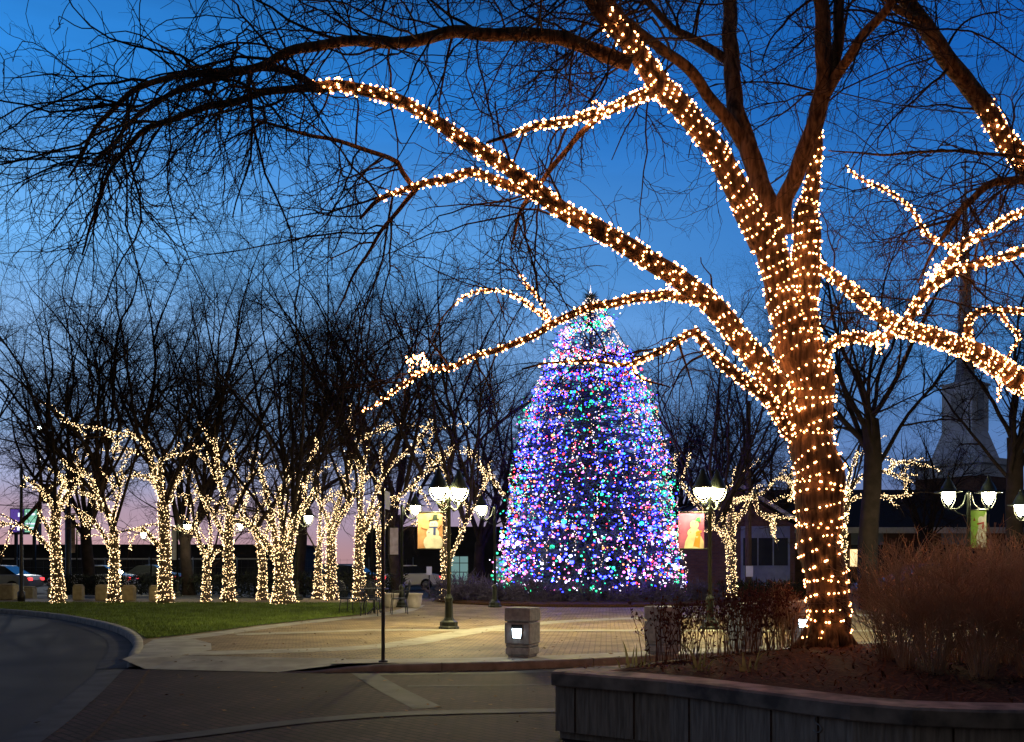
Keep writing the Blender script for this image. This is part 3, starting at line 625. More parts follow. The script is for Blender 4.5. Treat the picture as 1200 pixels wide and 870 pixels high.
# ------------------------------------------------------------------ the lit trees of the lawn row
ROW=[ # base px, base Y, trunk radius, trunk pts, limbs (px,py) lists, look, crown height
dict(Y=34.5,r=.20,tr=[(68,710),(68,680),(66,655),(64,625),(66,598)],limbs=[[(66,652),(50,634),(30,618),(2,614),(-25,618)],[(66,605),(52,578),(30,560),(24,540)],[(66,600),(70,578),(77,563),(61,552),(42,547)],[(62,632),(50,607),(41,588)],[(66,600),(80,578),(96,560),(90,535)]],h=11.5,
 lab='leftmost lit tree of the lawn row, one limb reaching out of the picture',lb='pale light string on the leftmost lawn tree',seed=1),
dict(Y=35.0,r=.19,tr=[(134,709),(134,680),(134,650),(133,622)],limbs=[[(133,625),(133,605),(138,585),(142,563),(142,540)],[(131,645),(119,623),(102,604),(80,602)],[(129,612),(116,587),(91,574),(82,563)],[(120,600),(110,570),(104,553)],[(134,610),(122,590),(118,565),(113,545)]],h=12.4,
 lab='second lit tree from the left, slim single trunk forking at head height',lb='pale light string on the second lawn tree from the left',seed=2),
dict(Y=34.6,r=.24,tr=[(194,710),(193,680),(193,645),(192,605),(191,588)],limbs=[[(191,595),(188,580),(179,563),(176,541),(160,530),(140,528),(121,540)],[(192,598),(199,585),(205,568),(212,554),(218,530)],[(189,585),(188,560),(188,541),(199,535),(232,530)],[(190,645),(177,629),(168,621),(154,621),(138,624)],[(188,582),(180,545),(170,518),(146,508),(119,512),(84,514)],[(190,585),(184,566),(163,557),(150,552)]],h=13.2,
 lab='third lit tree from the left, a thick straight trunk with low arching side limbs',lb='pale light string on the thick third lawn tree with a long arch to its left',seed=3),
dict(Y=36.2,r=.14,tr=[(241,708),(242,685),(243,660)],limbs=[[(242,665),(237,642),(230,618),(221,592),(211,580)],[(243,663),(246,645),(247,621),(240,592),(226,566)],[(244,662),(250,651),(260,642)],[(235,640),(228,626),(212,620),(177,615),(143,624)]],h=9.5,
 lab='slender young lit tree with a V fork low on its thin trunk',lb='pale light string on the slender V forked lawn tree',seed=4),
dict(Y=35.0,r=.20,tr=[(268,709),(268,680),(268,650),(268,625),(270,605)],limbs=[[(267,640),(254,612),(243,590),(229,571),(217,556)],[(269,608),(265,590),(257,568),(248,549),(237,535),(221,532)],[(270,605),(281,582),(292,563),(295,541),(287,522)],[(260,575),(254,540),(252,510),(252,490)],[(269,615),(278,611),(292,618),(301,629)]],h=13.0,
 lab='lit tree just left of the massive multi stemmed one, leaning limbs both ways',lb='pale light string on the tree left of the multi stemmed one',seed=5),
dict(Y=37.5,r=.16,tr=[(307,706),(308,680),(307,655),(303,638)],limbs=[[(304,640),(298,625),(290,610),(282,588)],[(305,645),(313,625),(316,600),(310,580)],[(303,638),(301,612),(303,590)]],h=10.0,
 lab='small yellowish lit tree half hidden behind the massive multi stemmed one',lb='yellowish light string on the small half hidden tree',seed=6),
dict(Y=33.8,r=.36,tr=[(332,711),(332,690),(332,668),(331,648)],limbs=[[(328,655),(324,640),(318,604),(310,571),(306,541),(313,517)],[(324,655),(314,640),(297,618),(278,598)],[(332,650),(332,623),(327,585),(321,560)],[(336,652),(340,618),(349,588),(360,557),(366,532),(371,508)],[(338,650),(346,612),(360,590),(373,564)],[(327,585),(336,560),(338,535)]],h=13.6,
 lab='massive multi stemmed lit tree, the thickest of the lawn row',lb='dense pale light string on the massive multi stemmed tree',seed=7),
dict(Y=38.5,r=.15,tr=[(373,704),(373,680),(374,645)],limbs=[[(374,648),(375,612),(377,580),(372,556)],[(374,640),(381,620),(388,600)]],h=11,
 lab='thin lit tree close behind the left of the two trees beside the bistro table',lb='pale light string on the thin tree behind',seed=8),
dict(Y=37.8,r=.22,tr=[(389,703),(388,680),(388,650),(388,615)],limbs=[[(387,622),(382,605),(371,580),(368,543)],[(389,618),(399,582),(407,560),(410,530),(401,514)],[(408,556),(412,525),(415,492)],[(388,640),(396,612),(412,588),(420,566)]],h=13.3,
 lab='straight lit tree standing left of the bistro table and chairs',lb='bright pale light string on the straight tree left of the bistro table',seed=9),
dict(Y=36.5,r=.21,tr=[(421,705),(421,680),(421,640),(423,605)],limbs=[[(423,610),(423,590),(426,549),(434,516),(444,495)],[(424,622),(431,605),(443,571),(457,546),(479,530),(498,521),(531,516)],[(426,625),(435,606),(448,588),(468,582),(492,560),(517,535),(553,513),(578,523)],[(424,560),(418,520),(446,505),(473,497),(503,502),(536,505)],[(478,530),(501,502),(510,478)]],h=13.4,
 lab='lit tree behind the bistro table with long limbs arching right',lb='pale light string on the tree behind the bistro table, arching far right',seed=10),
dict(Y=40.0,r=.13,tr=[(446,700),(446,670),(444,634)],limbs=[[(444,640),(442,615),(436,595)],[(444,638),(450,618),(456,600)]],h=9,
 lab='thin lit tree hidden in part by the sign post',lb='dim light string on the thin tree beside the sign post',seed=11),
dict(Y=36.0,r=.16,tr=[(522,708),(522,680),(521,640),(520,600),(521,578)],limbs=[[(523,672),(530,650),(538,632),(553,599),(567,571),(578,552),(594,530)],[(521,585),(523,560),(518,540)],[(573,562),(560,540),(556,520)],[(521,620),(505,612),(490,612),(472,622)],[(575,556),(586,575),(600,590)]],h=12.8,
 lab='lit tree standing behind the twin lamp and snowman banner, leaning right',lb='pale light string on the tree behind the twin lamp',seed=12),
dict(Y=38.0,r=.19,tr=[(858,708),(858,690),(857,661),(856,635),(857,600)],limbs=[[(857,605),(858,590),(860,569),(862,552),(870,539)],[(855,640),(850,626),(845,604),(845,585)],[(854,645),(848,630),(837,615),(824,602)],[(852,630),(830,606),(813,587),(800,569),(782,546)],[(858,622),(862,611),(872,598),(880,582),(893,578),(911,560),(924,548)],[(884,582),(889,600),(909,614),(891,620)],[(861,588),(872,584),(884,583)],[(915,558),(925,565),(932,580)]],h=11.5,
 lab='lit tree on the right between the snowman lamp and the thick near trunk',lb='pale light string on the tree right of the coloured tree',seed=13),
dict(Y=35.0,r=.16,tr=[(986,712),(986,680),(987,640),(988,610),(992,588)],limbs=[[(992,590),(1013,580),(1043,583),(1080,577),(1100,579)],[(992,580),(1008,560),(1028,552),(1041,554),(1063,563),(1082,573)],[(1041,554),(1050,543),(1070,541)],[(992,585),(995,560),(1003,535),(1006,522)],[(990,600),(970,580),(940,560),(925,552)]],h=10.5,
 lab='lit tree hidden behind the thick near trunk, thin limbs reaching right to the lamps',lb='pale light string on the tree behind the thick near trunk',seed=14),
]
def crown_of(bag,rng,top,h,n=(8,70,520,2600),spread=34,r0=.085,z0=None,tops=None,len0=None):
    """upswept fan of leaders, boughs and fine twigs"""
    N0=n[0]; az=np.arange(N0)*2*PI/N0+rng.uniform(-.3,.3,N0); el=np.radians(rng.uniform(8,spread,N0))
    D=np.stack([np.sin(el)*np.cos(az),np.sin(el)*np.sin(az),np.cos(el)],1)
    S=np.repeat(np.array(top)[None],N0,0) if tops is None else tops[rng.integers(0,len(tops),N0)]
    L=(h-S[:,2])*rng.uniform(.84,1.0,N0)*(1.0-.22*(el/np.radians(spread))**2)/np.cos(el)
    a,ra=grow(rng,S,D,L,np.full(N0,r0)*rng.uniform(.7,1.15,N0),14,.12,-.004,.08); bag.tubes(a,ra,6)
    p,d,r,t=spawn(rng,a,ra,n[1],.15,1,26,60); d[:,2]+=.1; L=rng.uniform(1.4,3.6,n[1])*(1.15-.5*t)
    b,rb=grow(rng,p,d,L,np.minimum(r*.62,.045),9,.12,.005,.2); bag.tubes(b,rb,4)
    p,d,r,t=spawn(rng,b,rb,n[2],.2,1,25,60); L=rng.uniform(.7,1.8,n[2])*(1.1-.5*t)
    c,rc=grow(rng,p,d,L,np.minimum(r*.6,.016),7,.17,-.005,.35); bag.tubes(c,rc,3)
    p,d,r,t=spawn(rng,c,rc,n[3],.1,1,30,80); L=rng.uniform(.3,1.0,n[3])
    e,re=grow(rng,p,d,L,np.minimum(r*.85,.0098),5,.22,-.004,.5); bag.tubes(e,re,3)
GL='bare trees wound in pale lights along the lawn'
for T_ in ROW:
    rng=np.random.default_rng(100+T_['seed']); Y=T_['Y']; n=len(T_['tr'])
    tc=[(*P(x,y,Y),T_['r']*(1.12-.3*min(1,i/1.5) if i<2 else .82)) for i,(x,y) in enumerate(T_['tr'])]
    tc[0]=(tc[0][0],tc[0][1],.10,T_['r']*1.3); t=catmull(tc,max(10,int(plen(np.array(tc)[:,:3])/.2)))
    base=t[0,:3].copy(); base[2]=.12
    root=thing('lawn_tree',T_['lab'],'tree',tuple(base),0,GL); bag=Bag(); bark_tube(bag,rng,t[:,:3],t[:,3],12,.035)
    runs=[(t[:,:3],t[:,3])]; tips=[]
    for lm in T_['limbs']:
        m=len(lm); dy=rng.uniform(-2.6,2.6); px0=lm[0]; r1=T_['r']*rng.uniform(.36,.46)
        c=[]
        for i,(x,y) in enumerate(lm):
            s=i/(m-1); c.append((*P(x,y,Y+dy*s**1.2),max(.014,r1*(1-.86*s))))
        c=catmull(c,max(8,int(plen(np.array(c)[:,:3])/.16))); bark_tube(bag,rng,c[:,:3],c[:,3],8,.04); runs.append((c[:,:3],c[:,3])); tips.append(c)
    # side branches that carry lights too
    PT=np.stack([np.stack([np.interp(np.linspace(0,len(c)-1,10),np.arange(len(c)),c[:,k]) for k in range(3)],1) for c in tips]); RD=np.stack([np.interp(np.linspace(0,len(c)-1,10),np.arange(len(c)),c[:,3]) for c in tips])
    nsb=int(len(tips)*2.8); p,d,r,_=spawn(rng,PT,RD,nsb,.25,.95,30,65); d[:,2]+=.15; a,ra=grow(rng,p,d,rng.uniform(.7,2.5,nsb),np.minimum(r*.7,.026),14,.12,-.035,.3); bag.tubes(a,ra,5)
    runs_lit=[1.0]+[rng.uniform(.74,.96) for _ in tips]+[rng.uniform(.55,1) for _ in range(nsb)]
    runs+=[(a[q],ra[q]) for q in range(nsb)]
    link('trunk',bag.mesh('trunk',[M['farbark']],base),root)
    bag=Bag(); up=[c for c in tips if c[-1,2]>c[0,2]+1.0] or tips
    tops=np.concatenate([c[len(c)//3:(2*len(c))//3,:3] for c in up]+[t[-3:,:3]]*2)
    big_=T_['h']>11
    crown_of(bag,rng,t[-1,:3],T_['h']*1.14,(11,110,880,4800) if big_ else (5,34,240,1200),36,.075 if big_ else .045,tops=tops)
    # weeping ends of the lit limbs
    PT=np.stack([np.stack([np.interp(np.linspace(0,len(c)-1,10),np.arange(len(c)),c[:,k]) for k in range(3)],1) for c in tips]); RD=np.stack([np.interp(np.linspace(0,len(c)-1,10),np.arange(len(c)),c[:,3]) for c in tips])
    k=len(tips)*15; p,d,r,_=spawn(rng,PT,RD,k,.35,1,30,70); a,ra=grow(rng,p,d,rng.uniform(.6,1.6,k),np.minimum(r*.5,.014),8,.16,.0,.35); bag.tubes(a,ra,3)
    p,d,r,_=spawn(rng,a,ra,k*5,.1,1,30,65); a,ra=grow(rng,p,d,rng.uniform(.2,.7,k*5),np.minimum(r*.7,.007),5,.16,-.02,.5); bag.tubes(a,ra,3)
    link('crown',bag.mesh('crown',[M['fartwig']],base),root)
    sr=thing('string_lights',T_['lb'],'string lights',tuple(base+np.array([0,0,.05])),0,'pale light strings on the lawn trees'); wb=Bag(); Bs=[]
    for i,(p,r) in enumerate(runs):
        lit_=runs_lit[i]; e_=max(4,int(len(p)*lit_)); p,r=p[:e_],r[:e_]
        for sgn in ((1,-1) if i==0 or r[0]>.05 else (1,)):
            wr,B,NB_=helix(rng,p,r,sgn*(.17 if i==0 else .16 if r[0]>.05 else .10),.08 if i==0 else .078,.015,.5,rng.uniform(0,6)); wb.tubes(wr[None],np.full((1,len(wr)),.004),3); Bs.append(B+NB_*.012)
    off=base+np.array([0,0,.05]); link('wire',wb.mesh('wire',[M['wire']],off),sr)
    Bs=np.concatenate(Bs); Bs=Bs+rng.normal(0,.026,Bs.shape); v,f=octas(Bs,.0108*rng.uniform(.5,1.5,len(Bs)))
    tag(link('bulbs',mesh_np('bulbs',v-off,[f],True,[M['bulb2']]),sr),kind='stuff')

# ------------------------------------------------------------------ unlit bare trees behind
def bare_tree(seed,h,r,n,fork,spread,leaders_r):
    rng=np.random.default_rng(seed); bag=Bag(); K=12; z=np.linspace(-.05,fork,K); p=np.stack([.10*np.sin(z*.9+seed),.10*np.cos(z*1.1+seed)-.1,z],1); rr=r*(1.25-.35*np.linspace(0,1,K)**.5)
    bark_tube(bag,rng,p,rr,12,.04); tr=bag.mesh('bare_trunk',[M['fartwig']])
    bag=Bag(); tops=np.repeat(p[-4:],1,0); crown_of(bag,rng,p[-1],h,n,spread,leaders_r,tops=tops)
    return tr,bag.mesh('bare_crown',[M['fartwig']])
PROTO=[bare_tree(50,15,.34,(9,95,640,3000),7.2,42,.11),bare_tree(51,14,.26,(10,95,700,3400),2.6,38,.12),bare_tree(52,13,.22,(11,100,720,3600),3.4,30,.10),bare_tree(53,16,.30,(10,95,700,3400),4.2,40,.13)]
def put_bare(px,Y,k,sc,rz,label,group='bare unlit trees behind the lawn'):
    X=(px-600)/F_PX*Y; root=thing('bare_tree',label,'tree',(X,Y,.0),rz,group); root.scale=(sc,sc,sc)
    link('trunk',PROTO[k][0],root); link('crown',PROTO[k][1],root)
B_='bare unlit tree '
for a in [(-70,46,1,1.0,.4,B_+'at the far left edge behind the tall thin pole'),(100,49,3,.95,2.4,B_+'behind the gap between the two leftmost lit trees'),
 (222,47,1,1.1,5.2,B_+'behind the slender V forked lit tree'), (352,48,2,1.15,3.3,B_+'behind the massive multi stemmed lit tree'),(462,44,3,.92,1.1,B_+'behind the sign post'), (566,46,1,1.0,3.9,B_+'just left of the coloured tree'),(598,49,3,.9,.3,B_+'half hidden by the left flank of the coloured tree'),
 (792,50,2,1.0,2.0,B_+'half hidden by the right flank of the coloured tree'),(842,47,1,.93,4.4,B_+'behind the lit tree right of the coloured tree'),
 (905,52,3,.82,1.3,B_+'left of the thick near trunk, before the gabled wing'),(1020,30,0,.86,2.9,B_+'with a dark straight trunk right of the thick near trunk'),(1192,31,0,.80,5.0,B_+'at the right edge beside the steeple'),(1085,44,2,.72,.6,B_+'before the church roof left of the steeple'),
 (-230,21,1,1.0,2.6,B_+'whose fine twigs reach in at the upper left edge')]: put_bare(*a)
# ------------------------------------------------------------------ the coloured tree
M['needle']=mat('fir_needles',(.10,.14,.15),.8,scale=2.5,col2=(.05,.075,.085))
M['fir']=mat('fir_bark',(.07,.05,.035),.9)
XY=37.0; XC=P(692,712,XY)[0]; rng=np.random.default_rng(77)
ZT=12.0
def prof(z):     # radius of the cone at height z
    return np.interp(z,[.3,.5,1.95,3.4,4.9,6.4,7.8,9.3,10.7,11.5,12.0],[3.55,3.65,3.42,3.2,3.02,2.70,2.32,1.66,.95,.48,.05])
root=thing('christmas_tree','tall fir in the middle of the plaza covered in coloured lights','christmas tree',(XC,XY,.12))
bag=Bag(); tz=np.linspace(0,11.6,10); tpx=np.stack([0*tz,0*tz,tz],1); bag.tubes(tpx[None],np.linspace(.24,.03,10)[None],10); link('trunk',bag.mesh('trunk',[M['fir']]),root)
nb_=1150; z=.25+11.5*(1-np.sqrt(rng.uniform(0,1,nb_)))*1.0; z=np.clip(z,.25,11.75); az=rng.uniform(0,2*PI,nb_); R=prof(z)*rng.uniform(.80,1.06,nb_)*(1+.05*np.sin(z*2*PI/.95))
dirs=np.stack([np.cos(az),np.sin(az),np.where(z>9,.45,.12)+rng.normal(0,.1,nb_)],1); S0=np.stack([0*z,0*z,z+.25],1)
bag=Bag(); a,ra=grow(rng,S0,dirs,R,np.full(nb_,.03),9,.04,-.035,.3); bag.tubes(a,ra,3)
n2=15000; p,d,r,t=spawn(rng,a,ra,n2,.42,1,25,70); d[:,2]-=.08; c,rc=grow(rng,p,d,rng.uniform(.18,.55,n2),rng.uniform(.018,.036,n2),4,.1,-.02,.15); bag.tubes(c,rc,3)
p,d,r,t=spawn(rng,np.stack([np.array([[0,0,zz] for zz in np.linspace(10.6,12.0,6)])]),np.full((1,6),.05),520,0,1,50,85); c,rc=grow(rng,p,d,rng.uniform(.1,.5,520),np.full(520,.022),4,.1,.02,.2); bag.tubes(c,rc,3)
link('foliage',bag.mesh('foliage',[M['needle']]),root)
# coloured strings laid round and round the tree
COLS={'blue':glow('blue_bulb',(.014,.02,1),32),'white':glow('cool_bulb',(.78,.72,1),5),'pink':glow('pink_bulb',(1,.2,.66),4),'green':glow('green_bulb',(.012,.62,.26),3.4),'red':glow('red_bulb',(1,.03,.035),4.5),'amber':glow('amber_bulb',(1,.32,.07),3.2)}
def surf(z,az,k=1.0): r=prof(z)*k; return np.stack([r*np.cos(az),r*np.sin(az),z],-1)
g=thing('string_lights','multicoloured light strings wound round and round the tall fir','string lights',(XC,XY,.12))
turns=21; m=5200; s=np.linspace(0,1,m); z=.35+11.4*(.72*(1-np.sqrt(1-s*.995))+.28*s)/.975*.975; z=np.clip(z+.10*np.sin(s*520)+rng.normal(0,.05,m),.25,11.85); aa=s*2*PI*turns*1.0+rng.normal(0,.02,m)
w_=surf(z,aa,1.0+rng.normal(0,.03,m)); b=Bag(); b.tubes(w_[None,::3],np.full((1,len(w_[::3])),.006),3); link('wire',b.mesh('wire',[M['wire']]),g)
nbul=8200; i=np.where(rng.uniform(0,1,nbul)<.86,rng.integers(0,m,nbul),rng.integers(int(m*.80),m,nbul)); B=w_[i]*np.where(rng.uniform(0,1,(nbul,1))<.35,rng.uniform(.74,.97,(nbul,1)),1)*[1,1,0]+w_[i]*[0,0,1]+rng.normal(0,1,(nbul,3))*[.13,.13,1]*np.where(rng.uniform(0,1,(nbul,1))<.62,[1,1,.055],[1,1,.17]); low=B[:,2]<2.6
# clusters of one colour: patches of blue, green and red over the tree
patch=np.sin(B[:,0]*1.9+2)+np.sin(B[:,2]*1.7+1)+np.sin(B[:,1]*2.1+B[:,2])
u=rng.uniform(0,1,nbul); col=np.where(u<.37,'blue',np.where(u<.48,'white',np.where(u<.59,'pink',np.where(u<.78,'green',np.where(u<.90,'red','amber')))))
col=np.where((B[:,2]>9)&(rng.uniform(0,1,nbul)<.45)&(col=='blue'),np.where(rng.uniform(0,1,nbul)<.5,'pink','white'),col)
col=np.where((patch>.9)&(rng.uniform(0,1,nbul)<.5),'green',col); col=np.where((patch<-1.2)&(rng.uniform(0,1,nbul)<.5),'blue',col)
col=np.where(low&(rng.uniform(0,1,nbul)<.35),np.where(rng.uniform(0,1,nbul)<.6,'white','pink'),col)
sz=.027*rng.uniform(.5,1.15,nbul)*np.where(rng.uniform(0,1,nbul)<.20,2.05,1)*np.where((B[:,2]<3.2)&(rng.uniform(0,1,nbul)<.22),1.7,1)
front=np.argsort(B[:,1]-8*sz)[:100]
tmpl={}
for cname,m_ in COLS.items():
    tmpl[cname]=mesh_np('coloured_bulb',ICO_V,[ICO_F],True,[m_])
rest=np.ones(nbul,bool); rest[front]=False
for k in front:
    o=bpy.data.objects.new('bulb',tmpl[col[k]]); COL.objects.link(o); o.parent=g; o.location=B[k]; o.scale=(sz[k],)*3
keys=list(COLS); V,Fq=icos(B[rest],sz[rest]); mi=np.repeat([keys.index(c) for c in col[rest]],20)
tag(link('bulbs',mesh_np('bulbs',V,[Fq],True,[COLS[c] for c in keys],mi),g),kind='stuff')
# white strands hanging straight down over the coloured ones
M['mini']=glow('white_mini_bulb',(1,.72,.52),3.6)
names=['far left edge','left flank','second from the left edge','left of the middle','just left of the centre line','centre line','just right of the centre line','right of the middle','second from the right edge','right flank','far right edge']
for k,nm in enumerate(names):
    az=-PI/2+(k-5)*.285; zs=np.linspace(.8+1.2*rng.uniform(),11.3-abs(k-5)*.28,130); q=surf(zs,np.full(130,az)+.05*np.sin(zs*2+k)+.03*np.sin(zs*5+2*k),1.03+.03*np.sin(zs*3+k))+rng.normal(0,.02,(130,3))
    h=thing('hanging_light_strand','white light strand hanging down the fir along its '+nm,'string lights',(XC+q[-1,0],XY+q[-1,1],.12+q[-1,2]),0,'white light strands hanging down the fir')
    o=q[-1]; b=Bag(); b.tubes(q[None],np.full((1,130),.004),3); link('wire',b.mesh('wire',[M['wire']],o),h)
    v,f=octas(q+rng.normal(0,.03,(130,3)),.013*rng.uniform(.6,1.5,130)); tag(link('bulbs',mesh_np('bulbs',v-o,[f],True,[M['mini']]),h),kind='stuff')
# cool mini lights in the crown tip
v,f=octas(surf(np.repeat(rng.uniform(9.9,11.9,420),1),rng.uniform(0,2*PI,420),1.03),.016*rng.uniform(.7,1.3,420)); tp_=thing('tip_light_string','dense white light string round the very top of the fir','string lights',(XC,XY,.12)); 
zz=np.linspace(9.9,11.9,200); b=Bag(); b.tubes(surf(zz,zz*14,1.0)[None],np.full((1,200),.004),3); link('wire',b.mesh('wire',[M['wire']]),tp_)
tag(link('bulbs',mesh_np('bulbs',v,[f],True,[M['mini']]),tp_),kind='stuff')
v=.0
tp0=thing('tree_topper','small white lit finial on the tip of the fir','tree topper',(XC,XY,12.05)); t_=MB(); t_.lathe([(.01,-.1),(.02,.05),(.07,.16),(.02,.28),(.004,.5)],n=8); t_.build('finial',glow('topper_glow',(.9,.85,1),3),tp0)

# ------------------------------------------------------------------ low shrubs round the fir
M['juniper']=mat('juniper',(.11,.095,.17),.9,scale=4,col2=(.055,.045,.09))
def mound(seed,rx,ry,h,n=1500,tr=.014):
    rng=np.random.default_rng(seed); az=rng.uniform(0,2*PI,60); el=rng.uniform(.15,1.35,60); D=np.stack([np.cos(az)*np.cos(el)*rx,np.sin(az)*np.cos(el)*ry,np.sin(el)*h],1)
    bag=Bag(); a,ra=grow(rng,np.zeros((60,3))+[0,0,.02],D,np.linalg.norm(D,axis=1)*rng.uniform(.8,1.05,60),np.full(60,.016),7,.08,-.01,.4); bag.tubes(a,ra,3); st=bag.mesh('stems',[M['juniper']])
    bag=Bag(); p,d,r,t=spawn(rng,a,ra,n,.35,1,20,70); d[:,2]+=.2; c,rc=grow(rng,p,d,rng.uniform(.12,.34,n),np.full(n,tr),4,.15,0,.3); bag.tubes(c,rc,3)
    return st,bag.mesh('foliage',[M['juniper']])
MD=[mound(1,1.3,1.0,.75),mound(2,1.0,.9,.6),mound(3,1.5,1.1,.9)]
for k,(x,y,i,s,l) in enumerate([(-4.9,35.2,2,.85,'low shrub at the left end of the bed round the fir'),(-3.6,34.6,0,.85,'low shrub second from the left end of the bed round the fir'),(-2.5,34.2,1,.95,'low shrub left of centre before the foot of the fir'),(-1.3,33.9,0,.75,'low shrub just left of the lit bollard, before the fir'),(-.1,33.8,1,.85,'low shrub right behind the lit bollard, before the fir'),(1.1,33.9,0,.7,'low shrub just right of centre before the foot of the fir'),(2.4,34.2,1,.9,'low shrub right of centre before the foot of the fir'),(3.5,34.8,2,.7,'low shrub near the right end of the bed round the fir')]):
    t=thing('shrub',l,'shrub',(XC+x,y,.12),k*1.3,'low shrubs round the fir'); s*=1.35; t.scale=(s,s,s); link('stems',MD[i][0],t); link('foliage',MD[i][1],t)
bed=MB(); bed.lathe([(6.2,.0),(6.2,.07),(5.9,.10),(0,.16)],n=40); bed.xform((XC,XY+.6,.118)); tag(bed.build('tree_bed',M['soil']),kind='structure')
# ------------------------------------------------------------------ lamps
def at(px,Y): return ((px-600)/F_PX*Y, Y)
def post_parts(root,h,zg):
    p=MB(); p.lathe([(.043,.72),(.043,h),(.055,h+.01),(.055,h+.05),(.02,h+.10)],n=14)
    p.build('pole',M['green'],root)
    b=MB(); b.lathe([(.23,0),(.23,.05),(.20,.07),(.20,.16),(.13,.20),(.095,.26),(.085,.62),(.10,.64),(.10,.69),(.075,.73),(.05,.78)],n=8,smooth=False)
    b.build('base',M['green'],root)
def bell_lantern(root,x,y,z):
    """bell-topped lantern: z is the rim; cap above, glass bowl below in a hoop"""
    c=MB(); c.lathe([(.21,-.02),(.22,.0),(.205,.04),(.15,.15),(.095,.26),(.065,.31),(.06,.37),(.03,.40),(.012,.44)],(x,y,z),20); cap=c.build('lantern',M['green'],root)
    g=MB(); g.lathe([(.16,-.022),(.152,-.07),(.12,-.15),(.08,-.21),(.035,-.24),(.01,-.245)],(x,y,z),20); g.build('globe',M['globe'],cap)
    h=MB(); s=np.linspace(-.5,.5,13)*PI*1.0
    h.tube([(x+.215*math.sin(a),y,z-.02-.29*math.cos(a)) for a in s],.014,6); h.build('hoop',M['green'],cap)
def brim_lantern(root,x,y,z,sc=1.0,lens='lens'):
    """broad brimmed lantern with a tapering lens"""
    c=MB(); c.lathe([(.06*sc,.36*sc),(.015*sc,.46*sc)],(x,y,z),12); c.lathe([(.34*sc,.0),(.345*sc,.015*sc),(.20*sc,.04*sc),(.165*sc,.14*sc),(.10*sc,.27*sc),(.06*sc,.32*sc),(.06*sc,.37*sc)],(x,y,z),20); cap=c.build('lantern',M['green'],root)
    g=MB(); g.lathe([(.165*sc,-.003),(.15*sc,-.06*sc),(.105*sc,-.18*sc),(.06*sc,-.27*sc),(.03*sc,-.29*sc)],(x,y,z),16); g.build('lens',M[lens],cap)
    s=MB(); s.tube([(x,y,z-.32*sc),(x,y,z-.42*sc)],.022*sc,8); s.tube([(x+.19*sc,y,z),(x+.18*sc,y,z-.2*sc),(x+.09*sc,y,z-.38*sc),(x,y,z-.42*sc)],.011*sc,6); s.tube([(x-.19*sc,y,z),(x-.18*sc,y,z-.2*sc),(x-.09*sc,y,z-.38*sc),(x,y,z-.42*sc)],.011*sc,6); s.build('bracket',M['green'],cap)
def twin_bell(px,Y,label,turn):
    x,y=at(px,Y); r=thing('lamp_post',label,'street lamp',(x,y,.118),0,'twin lamps on the plaza'); post_parts(r,2.92,.118)
    for s in (-1,1):
        dx,dy=s*.27*math.cos(turn),s*.27*math.sin(turn); a=MB()
        a.tube([(0,0,2.78),(dx*.5,dy*.5,2.66),(dx*.9,dy*.9,2.72),(dx,dy,2.84)],[.03,.028,.026,.05],8); a.tube([(0,0,2.92),(dx*.35,dy*.35,2.90),(dx*.6,dy*.6,2.80)],.018,6); a.build('arm',M['green'],r); bell_lantern(r,dx,dy,3.17)
    for zb in (2.62,1.80): MB().tube([(0,0,zb),(-.68,0,zb)],.016,6).build('banner_arm',M['green'],r)
    return x,y
xA,yA=twin_bell(526,21.1,'twin bell lantern lamp post with an orange snowman banner',.62)
xB,yB=twin_bell(832,21.1,'twin bell lantern lamp post with a pink snowman banner',.75)
def cloth(w,h,seed,bulge=.02):
    V=[];nx,nz=7,9
    for j in range(nz):
        for i in range(nx):
            u,v=i/(nx-1),j/(nz-1); V.append((u*w,-.006+bulge*math.sin(u*PI)*math.sin(v*PI+.4)*.6,v*h))
    F=[[j*nx+i,j*nx+i+1,(j+1)*nx+i+1,(j+1)*nx+i] for j in range(nz-1) for i in range(nx-1)]
    o=len(V); V+=[(x,y+.012,z) for x,y,z in V]; F+=[[o+b for b in f][::-1] for f in F]
    return V,F,bulge
def banner(label,x,y,z,w,h,bgm,shapes,rz=0):
    r=thing('banner',label,'banner',(x,y,z),rz,'snowman banners on the lamp posts')
    V,Fc,bl=cloth(w,h,1); m=MB(); m.add(V,Fc,True); m.build('cloth',bgm,r)
    ylay=lambda u,v,k:-.0085-.0015*k+bl*math.sin(u*PI)*math.sin(v*PI+.4)*.6
    for name,mt,k,polys in shapes:
        p=MB()
        for poly in polys:
            c=np.mean(poly,axis=0); pts=[(u*w,ylay(u,v,k),v*h) for u,v in poly]; q=(c[0]*w,ylay(c[0],c[1],k),c[1]*h)
            p.add([q]+pts,[[0,1+i,1+(i+1)%len(pts)] for i in range(len(pts))])
        p.build(name,mt,r)
    return r
def disc(cx,cz,rx,rz,n=18): return [(cx+rx*math.cos(2*PI*i/n),cz+rz*math.sin(2*PI*i/n)) for i in range(n)]
col=lambda n,c:mat(n,c,.8,.12,7)
M['b_or']=mat('orange_banner_cloth',(.70,.43,.27),.8,scale=5,col2=(.60,.29,.15)); M['b_wh']=col('snow_print',(.8,.8,.76)); M['b_blk']=col('hat_print',(.03,.05,.045)); M['b_blu']=col('scarf_print',(.06,.09,.35)); M['b_brn']=col('twig_print',(.3,.11,.04))
M['b_pk']=mat('pink_banner_cloth',(.52,.15,.30),.8,scale=4,col2=(.36,.09,.22)); M['b_cr']=col('cream_print',(.75,.66,.45)); M['b_gr']=col('green_print',(.05,.3,.12)); M['b_yl']=col('orange_print',(.75,.36,.06))
M['b_lime']=thin(mat('green_banner_cloth',(.45,.74,.16),.8,scale=4,col2=(.55,.78,.28)),.4); M['b_red']=col('red_print',(.5,.05,.06))
